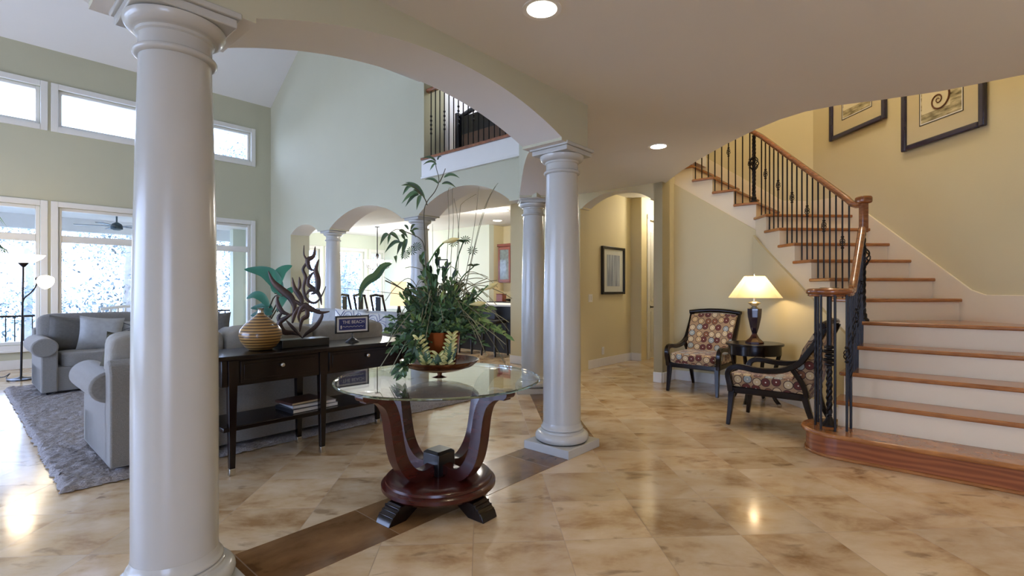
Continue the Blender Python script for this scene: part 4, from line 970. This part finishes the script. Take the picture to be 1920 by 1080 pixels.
def pillow(loc, rz, tilt, w_, h_, m_, lab, roll=0, th=.15, deco=None):
    p_ = tag(MB().pillow(w_, h_, th, n=14).build('throw_pillow', m_, None, smooth=80), lab, 'pillow'); p_.location = loc; p_.rotation_euler = (R(tilt), R(roll), rz)
    if deco:
        m = MB(); 
        def ok(x, z): return -th / 2 * max(0, (1 - (2 * x / w_) ** 4) * (1 - (2 * z / h_) ** 4)) ** .55 - .003
        for sx_ in (-1, 1):
            for sz_ in (-1, 1):
                for ring in (.05, .085, .12, .16):
                    pts = [(sx_ * ring * (1 + .25 * math.cos(4 * a)) * math.cos(a) * w_ / .4, 0, sz_ * ring * (1 + .25 * math.cos(4 * a)) * math.sin(a) * h_ / .4) for a in [R(x) for x in range(0, 91, 9)]]
                    pts = [(x, ok(x, z), z) for x, _, z in pts if abs(x) < w_ * .46 and abs(z) < h_ * .46]
                    if len(pts) > 2: m.tube(pts, .006, 5, flat=.4)
                m.tube([(sx_ * q * w_ * .44, ok(sx_ * q * w_ * .44, sz_ * q * h_ * .44), sz_ * q * h_ * .44) for q in [i / 8 for i in range(1, 9)]], .007, 5, flat=.4)
        m.build('pattern', deco, p_)
    return p_
fz = .46
pillow(tuple(W(-2.13, 5.72, .66)), A0, -14, .42, .44, 'sofad', 'charcoal throw pillow against the left arm of the far sofa', roll=8)
pillow(tuple(W(-1.86, 5.60, .655)), A0 - .1, -16, .44, .44, 'sofal', 'plain light grey throw pillow on the far sofa', roll=6)
pillow(tuple(W(-1.42, 5.66, .635)), A0, -14, .52, .34, 'sofal', 'white pillow with dark lattice pattern beside the column', deco=mat('navy_embroidery', srgb(26, 34, 60), .9, var=.1))
pillow(tuple(W(-2.20, 2.26, .70)), A0 + .1, 12, .40, .36, 'olive', 'olive grey pillow peeking over the back of the near sofa', roll=10)
pillow(tuple(W(-.58, 5.72, .66)), A0 + R(-20), -14, .44, .44, 'sofad', 'dark pillow at the right end of the far sofa, just right of the column')
blue = mat('blue_floral_stitch', srgb(84, 100, 160), .9, var=.2)
pillow(tuple(W(.62, 4.1, .72)), A0 - R(60), -14, .5, .44, 'white', 'white pillow with blue floral pattern above the left edge of the sign', deco=blue)
pillow(tuple(W(.60, 3.45, .70)), A0 - R(60), -14, .5, .42, 'white', 'white patterned pillow to the right above the sign', deco=blue)
def rugf():
    m = MB(); nx, ny = 150, 190; x1, y1 = 3.72, 4.58; vs_ = []; fs_ = []
    rnd = random.Random(3)
    for j in range(ny + 1):
        for i in range(nx + 1):
            e = min(i, nx - i, j, ny - j); z = .03 + rnd.uniform(-.008, .012) if e > 0 else .004
            ox, oy = (rnd.uniform(-.012, .012), rnd.uniform(-.012, .012))
            vs_.append((x1 * i / nx + ox, y1 * j / ny + oy, z))
    for j in range(ny):
        for i in range(nx): q = j * (nx + 1) + i; fs_.append((q, q + 1, q + nx + 2, q + nx + 1))
    m.add(vs_, fs_); return m
tag(rugf().build('area_rug', 'rug', None, tuple(W(-2.66, 1.675, .002)), A0, smooth=80), 'shaggy grey area rug under the grey sofas', 'rug')

# ------------------------------------------------------------------ floor lamp
t = thing('floor_lamp', 'black torchiere floor lamp with glowing bowl and side reading light', 'floor lamp', tuple(W(-2.46, 7.06)))
MB().lathe([(.14, 0), (.14, .018), (.03, .035), (.012, .05)], n=32).build('base', 'black', t, smooth=50)
MB().tube([(0, 0, .03), (.03, 0, 1.5)], .012, 10).lathe([(.015, 1.5), (.05, 1.545), (.055, 1.56)], (.03, 0), 20).build('pole', 'iron', t)
MB().lathe([(.04, 1.555), (.12, 1.575), (.19, 1.62), (.22, 1.66), (.205, 1.655), (.11, 1.60)], (.03, 0), 36).build('lamp_bowl', 'bulb', t, smooth=60)
MB().tube(cr([(.02, 0, .98), (.06, -.02, 1.08), (.18, -.05, 1.16), (.27, -.08, 1.24), (.31, -.09, 1.33)], 5), .008, 8).super((.32, -.09, 1.34), (.07, .07, .05), .8, 12, 8).build('arm', 'iron', t)
MB().lathe([(.03, 0), (.06, .02), (.085, .07), (.09, .12), (.08, .12)], n=24, T=Matrix.Translation((.34, -.10, 1.34)) @ Matrix.Rotation(R(115), 4, 'Y')).build('reading_shade', 'bulb', t, smooth=60)
m = MB().tube(cr([(-.12, 0, .01), (-.25, .05, .01), (-.3, .15, .06), (-.38, .12, .012), (-.7, .1, .01)], 5), .006, 6); m.build('cord', 'black', t)
p = W(-2.46, 7.06, 1.85); lamp('POINT', 'floor_lamp_bulb', p, 18, WARM, .12)

# ------------------------------------------------------------------ houseplants
t = thing('banana_plant', 'teal-leaved potted plant in the corner behind the flame sculpture', 'plant', tuple(W(.75, 7.4)))
MB().lathe([(.15, 0), (.19, .35), (.2, .36), (.17, .36), (.15, .3)], n=28).build('pot', 'espresso', t, smooth=50)
BC = W(.75, 7.4)
def B3(px, py, dy=0): return P(px, py, BC.y + dy) - BC
m = MB(); ms = MB()
for st_, lf, wd in ((((508, 620), (512, 560)), ((530, 555), (515, 525), (495, 510), (458, 505)), .26), (((508, 620), (522, 560)), ((515, 550), (520, 525), (530, 508), (548, 498)), .24), (((505, 620), (500, 585)), ((505, 575), (492, 558), (478, 553), (462, 560)), .16), (((506, 620), (500, 590)), ((512, 582), (500, 575), (485, 576), (470, 578)), .14),
                    (((508, 620), (498, 600)), ((510, 590), (500, 584), (485, 588), (470, 592)), .16), (((510, 620), (525, 570)), ((520, 585), (532, 560), (545, 545), (556, 540)), .16), (((508, 620), (500, 600)), ((505, 596), (495, 598), (486, 606), (478, 612)), .12)):
    pp = [B3(x, y, -.15 + .05 * i) for i, (x, y) in enumerate(lf)]; m.leaf(cr(pp, 5), wd, 0, (0, -1, .35), .12)
    ms.tube(cr([Vector((0, 0, .34)), B3(*st_[1], -.05), pp[0]], 5), .012, 6)
m.build('leaves', 'teal', t); ms.build('stalks', 'stem', t)
t = thing('palm_plant', 'tall palm whose frond tips enter the picture at the left edge', 'palm', tuple(W(-3.35, 7.5)))
MB().lathe([(.16, 0), (.2, .38), (.17, .38)], n=24).build('pot', 'espresso', t)
m = MB(); ms = MB()
ms.tube([(0, 0, .35), (0, 0, 1.6)], .03, 8)
for k in range(9):
    a = R(40 * k + 12); tip = Vector((math.cos(a) * .72, math.sin(a) * .72, 1.55 + (.25 if k % 2 else .7))); mid = Vector((math.cos(a) * .42, math.sin(a) * .42, tip.z + .28)); pp = cr([Vector((0, 0, 1.55)), mid, tip], 8); ms.tube(pp, .006, 5)
    for i in range(2, len(pp)):
        for s_ in (-1, 1):
            d_ = (pp[i] - pp[i - 1]).normalized(); sd = d_.cross(Vector((0, 0, 1))).normalized() * s_; m.leaf([pp[i], pp[i] + sd * .1 + d_ * .08, pp[i] + sd * .17 + d_ * .17 - Vector((0, 0, .08))], .018)
m.build('fronds', 'leafd', t); ms.build('trunk', 'stem', t)

# ------------------------------------------------------------------ armchairs
def armchair(loc, rz, lab):
    """local: sitter faces -y; x to the side"""
    t = thing('armchair', lab, 'armchair', loc, rz, 'circle print armchairs beside the lamp table')
    hw = .30
    MB().super((0, -.03, .395), (.56, .58, .13), .28, nu=40, nv=22).build('seat_cushion', 'fabric', t)
    # padded back: inner face leans, outer face rounds down to the seat rail
    n = 12; vs_ = []; fs_ = []
    prof_i = [(.20, .36), (.235, .46), (.27, .58), (.315, .72), (.385, .84), (.42, .885)]; prof_o = [(.32, .30), (.37, .42), (.40, .55), (.43, .70), (.455, .82), (.45, .885)]
    m = MB()
    for j in range(6):
        for i in range(n + 1):
            q = -1 + 2 * i / n; wv_ = (.255 + .02 * j / 5); yv = prof_i[j][0] - .035 * q * q; vs_.append((q * wv_, yv, prof_i[j][1] + (.02 * (1 - q * q) if j == 5 else 0)))
    for j in range(6):
        for i in range(n + 1):
            q = -1 + 2 * i / n; wv_ = (.265 + .02 * j / 5); vs_.append((q * wv_, prof_o[j][0] - .03 * q * q, prof_o[j][1] + (.02 * (1 - q * q) if j == 5 else 0)))
    k6 = 6 * (n + 1)
    for j in range(5):
        for i in range(n):
            a = j * (n + 1) + i; fs_.append((a, a + 1, a + n + 2, a + n + 1)); fs_.append((k6 + a, k6 + a + n + 1, k6 + a + n + 2, k6 + a + 1))
        a = j * (n + 1); fs_.append((a, a + n + 1, k6 + a + n + 1, k6 + a)); a = j * (n + 1) + n; fs_.append((a, k6 + a, k6 + a + n + 1, a + n + 1))
    for i in range(n):
        fs_.append((i, k6 + i, k6 + i + 1, i + 1)); a = 5 * (n + 1) + i; fs_.append((a, a + 1, k6 + a + 1, k6 + a))
    m.add(vs_, fs_); m.build('upholstered_back', 'fabric', t, smooth=60)
    MB().prism([(-.29, -.30), (.29, -.30), (.27, .31), (-.27, .31)], .285, .345, 'z').build('seat_rail', 'espresso', t, bevel=.01)
    for s_ in (-1, 1):
        pth = cr([(s_ * .285, .44, .905), (s_ * .285, .405, .82), (s_ * .288, .33, .70), (s_ * .292, .25, .59), (s_ * .30, .12, .525), (s_ * .305, -.05, .51), (s_ * .305, -.20, .525), (s_ * .303, -.275, .505), (s_ * .30, -.30, .45), (s_ * .295, -.285, .36), (s_ * .29, -.28, .30)], 4)
        MB().tube(pth, .034, 4, square=True, up=(1, 0, 0), flat=1.0).build('arm', 'espresso', t, bevel=.007)
        MB().tube(cr([(s_ * .296, .20, .555), (s_ * .285, .28, .43), (s_ * .275, .31, .32)], 4), .026, 4, square=True, up=(1, 0, 0)).build('back_brace', 'espresso', t, bevel=.005)
        MB().tube(cr([(s_ * .275, -.275, .32), (s_ * .28, -.285, .18), (s_ * .287, -.305, .0)], 4), [.036, .035, .034, .032, .030, .028, .026, .024, .022], 4, square=True, up=(1, 0, 0)).build('leg', 'espresso', t, bevel=.004)
        MB().tube(cr([(s_ * .255, .29, .32), (s_ * .255, .33, .17), (s_ * .258, .40, .0)], 4), [.034, .033, .032, .030, .028, .026, .024, .022, .021], 4, square=True, up=(1, 0, 0)).build('leg', 'espresso', t, bevel=.004)
    MB().tube([(q * .315, .45 - .03 * q * q, .912 + .026 * (1 - q * q)) for q in [-1 + i / 8 for i in range(17)]], .030, 8, flat=.85, up=(0, 0, 1)).build('top_rail', 'espresso', t, smooth=60)
    return t
armchair(tuple(W(2.86, .02)), A0 + R(90) + R(180), 'armchair with circle print fabric, facing out from the alcove at left of the lamp')
armchair(tuple(W(1.80, -1.03)), A0 + R(180), 'armchair with circle print fabric nearest the stairs, seen from its side')
# side table and lamp
TP = W(2.53, -.66)
t = thing('side_table', 'dark oval side table with curved legs between the two armchairs', 'table', tuple(TP), 0)
o8 = lambda r_: [(r_ * math.cos(R(a)) * (1 - .0 * a), r_ * math.sin(R(a))) for a in range(0, 360, 10)]
MB().prism([(x * 1.0, y * .9) for x, y in o8(.285)], .615, .64, 'z').build('tabletop', 'espresso', t, bevel=.008, seg=3)
MB().prism([(x, y * .9) for x, y in o8(.26)], .52, .615, 'z').build('apron', 'espresso', t, smooth=30)
for k in range(4):
    a = R(45 + 90 * k); c, s_ = math.cos(a), math.sin(a)
    lg = MB().tube(cr([(c * .25, s_ * .22, .53), (c * .21, s_ * .19, .38), (c * .17, s_ * .155, .22), (c * .20, s_ * .18, .09), (c * .25, s_ * .23, .02)], 4), .022, 4, square=True).build('leg', 'espresso', t, bevel=.004)
    MB().lathe([(.018, 0), (.022, .01), (.022, .03)], (c * .25, s_ * .23), 14).build('foot_cap', 'nickel', lg)
MB().lathe([(.15, .20), (.15, .218)], n=32).build('lower_shelf', 'espresso', t)
t = thing('table_lamp', 'lit table lamp with cream pagoda shade and dark urn base', 'lamp', tuple(TP) [:2] + (.64,), 0)
def frus(m, w0, d0, z0, w1, d1, z1, cc=.05):
    def oct_(w_, d_, z_, c_): return [(w_ - c_, -d_, z_), (w_, -d_ + c_, z_), (w_, d_ - c_, z_), (w_ - c_, d_, z_), (-w_ + c_, d_, z_), (-w_, d_ - c_, z_), (-w_, -d_ + c_, z_), (-w_ + c_, -d_, z_)]
    m.add(oct_(w0, d0, z0, cc) + oct_(w1, d1, z1, cc * .5), [(i, (i + 1) % 8, 8 + (i + 1) % 8, 8 + i) for i in range(8)]); return m
shm, N_, L_, b_ = newmat('parchment_shade')
b_.inputs['Base Color'].default_value = srgb(236, 214, 160); b_.inputs['Roughness'].default_value = .8
b_.inputs['Emission Color'].default_value = (1, .74, .36, 1); b_.inputs['Emission Strength'].default_value = .12
tl = N_.new('ShaderNodeBsdfTranslucent'); tl.inputs[0].default_value = (1, .86, .6, 1); mx_ = N_.new('ShaderNodeMixShader'); mx_.inputs[0].default_value = .5
L_.new(b_.outputs[0], mx_.inputs[1]); L_.new(tl.outputs[0], mx_.inputs[2]); L_.new(mx_.outputs[0], N_['Material Output'].inputs[0])
frus(MB(), .245, .20, .475, .095, .08, .70).build('lamp_shade', shm, t, rz=R(-20), smooth=0)
MB().tube([(.0, 0, .70), (0, 0, .715)], .008, 8).super((0, 0, .72), (.025, .025, .02), .9, 12, 8).build('finial', 'nickel', t)
MB().lathe([(.095, 0), (.095, .012), (.085, .02), (.05, .05), (.03, .085), (.026, .10)], n=8).build('foot', 'mahog', t, smooth=0, bevel=.003)
MB().lathe([(.026, .10), (.045, .16), (.068, .27), (.074, .345), (.074, .36)], n=8).build('urn', mat('urn_gloss', srgb(40, 30, 44), .12, var=.2, coat=.6), t, smooth=0, bevel=.003)
MB().lathe([(.074, .36), (.04, .372), (.022, .385), (.05, .405), (.066, .42), (.05, .428), (.015, .44), (.01, .50), (.0, .50)], n=28).build('neck', 'nickel', t, smooth=50)
lamp('POINT', 'table_lamp_bulb', (TP.x, TP.y, .64 + .57), 8, (1, .74, .42), .035)

# ------------------------------------------------------------------ outside: porch, railing, bench, fan, garden
struct('floor_porch', MB().box(-9, 5, VD + .2, VD + 3.1, -.25, -.02), 'deck', smooth=0)
struct('ceiling_8', MB().box(-9, 3, VD + .2, VD + 2.9, 2.62, 2.75).box(-9, 3, VD + 2.5, VD + 2.7, 2.36, 2.62), 'porch', smooth=0)
t = thing('porch_railing', 'dark metal deck railing outside the tall windows', 'railing', tuple(W(-6, VD + 2.6, -.02)), A0)
MB().box(0, 9, -.02, .02, .70, .74).build('top_rail', 'iron', t); MB().box(0, 9, -.015, .015, .08, .11).build('bottom_rail', 'iron', t)
bp_ = MB().box(-.008, .008, -.008, .008, .11, .70).build('baluster', 'iron', t)
for i in range(1, 76):
    c = bp_.copy(); C.objects.link(c); c.parent = t; c.location = (.12 * i, 0, 0)
t = thing('garden_bench', 'white slatted bench standing on the porch outside the window', 'bench', tuple(W(-1.25, VD + 1.2, -.02)), A0)
m = MB().tube([(0, 0, .86), (.3, 0, .9), (.6, 0, .91), (.9, 0, .9), (1.2, 0, .86)], .03, 8); m.build('top_rail', 'white', t)
for k in range(11): MB().box(.03 + k * .11, .06 + k * .11, -.01, .01, .45, .87).build('slat', 'white', t)
MB().box(0, 1.2, .0, .5, .40, .45).build('seat', 'white', t, bevel=.01)
for a in (.03, 1.17):
    for b in (.03, .47): MB().box(a - .025, a + .025, b - .025, b + .025, 0, .4).build('leg', 'white', t)
t = thing('porch_fan', 'dark ceiling fan hanging under the porch roof outside', 'ceiling fan', tuple(W(-.98, VD + 1.35, 2.62)), A0)
MB().tube([(0, 0, 0), (0, 0, -.16)], .014, 8).lathe([(.02, -.14), (.07, -.17), (.095, -.21), (.095, -.27), (.05, -.29)], n=24).build('motor', mat('fan_slate', srgb(54, 76, 88), .5, var=.1), t, smooth=50)
for k in range(5):
    Tm = Matrix.Rotation(R(72 * k + 20), 4, 'Z'); MB().box(.09, .62, -.055, .055, -.225, -.217, T=Tm).build('blade', 'iron', t)
rt = random.Random(11)
def tree_mesh(seed, h):
    r2 = random.Random(seed); m = MB()
    for c_ in range(16):
        c = Vector((r2.uniform(-1.3, 1.3), r2.uniform(-1, 1), h * r2.uniform(.15, 1))); rad = r2.uniform(.5, .95)
        for k in range(380):
            dr = Vector((r2.gauss(0, 1), r2.gauss(0, 1), r2.gauss(0, 1))).normalized() * rad * r2.uniform(.5, 1); q = c + dr
            s_ = r2.uniform(.03, .07); a = Vector((r2.uniform(-1, 1), r2.uniform(-1, 1), r2.uniform(-1, 1))).normalized() * s_; b = a.cross(dr.normalized()) if a.cross(dr).length > 1e-3 else Vector((s_, 0, 0))
            m.add([tuple(q - a), tuple(q + b * .5), tuple(q + a), tuple(q - b * .5)], [(0, 1, 2, 3)])
    return m
tm = []
for sd in range(4):
    h = 4.6 + sd * .5
    tm.append((tree_mesh(sd, h), h))
spots = [(-6.5, 13.5), (-3.3, 13.6), (-.1, 13.5), (3.1, 13.7), (6.3, 13.6), (-5, 17), (-1.7, 17), (1.5, 17), (4.7, 17), (8, 17)]
protos = []
for i, (u, v) in enumerate(spots):
    k = i % 4
    if i < 4:
        t = thing('garden_tree', 'pale sunlit garden tree beyond the porch railing', 'tree', (0, 0, 0), 0, 'trees in the garden outside the windows')
        tm[k][0].build('crown', 'tree', t, smooth=0); MB().tube([(0, 0, 0), (.1, 0, tm[k][1] * .4), (-.1, .1, tm[k][1] * .8)], [.12, .09, .04], 8).build('trunk', 'trunk', t); protos.append(t)
    else: t = copytree(protos[k])
    q = W(u, v); t.location = (q.x, q.y, -.6); t.rotation_euler = (0, 0, rt.uniform(0, 6)); 
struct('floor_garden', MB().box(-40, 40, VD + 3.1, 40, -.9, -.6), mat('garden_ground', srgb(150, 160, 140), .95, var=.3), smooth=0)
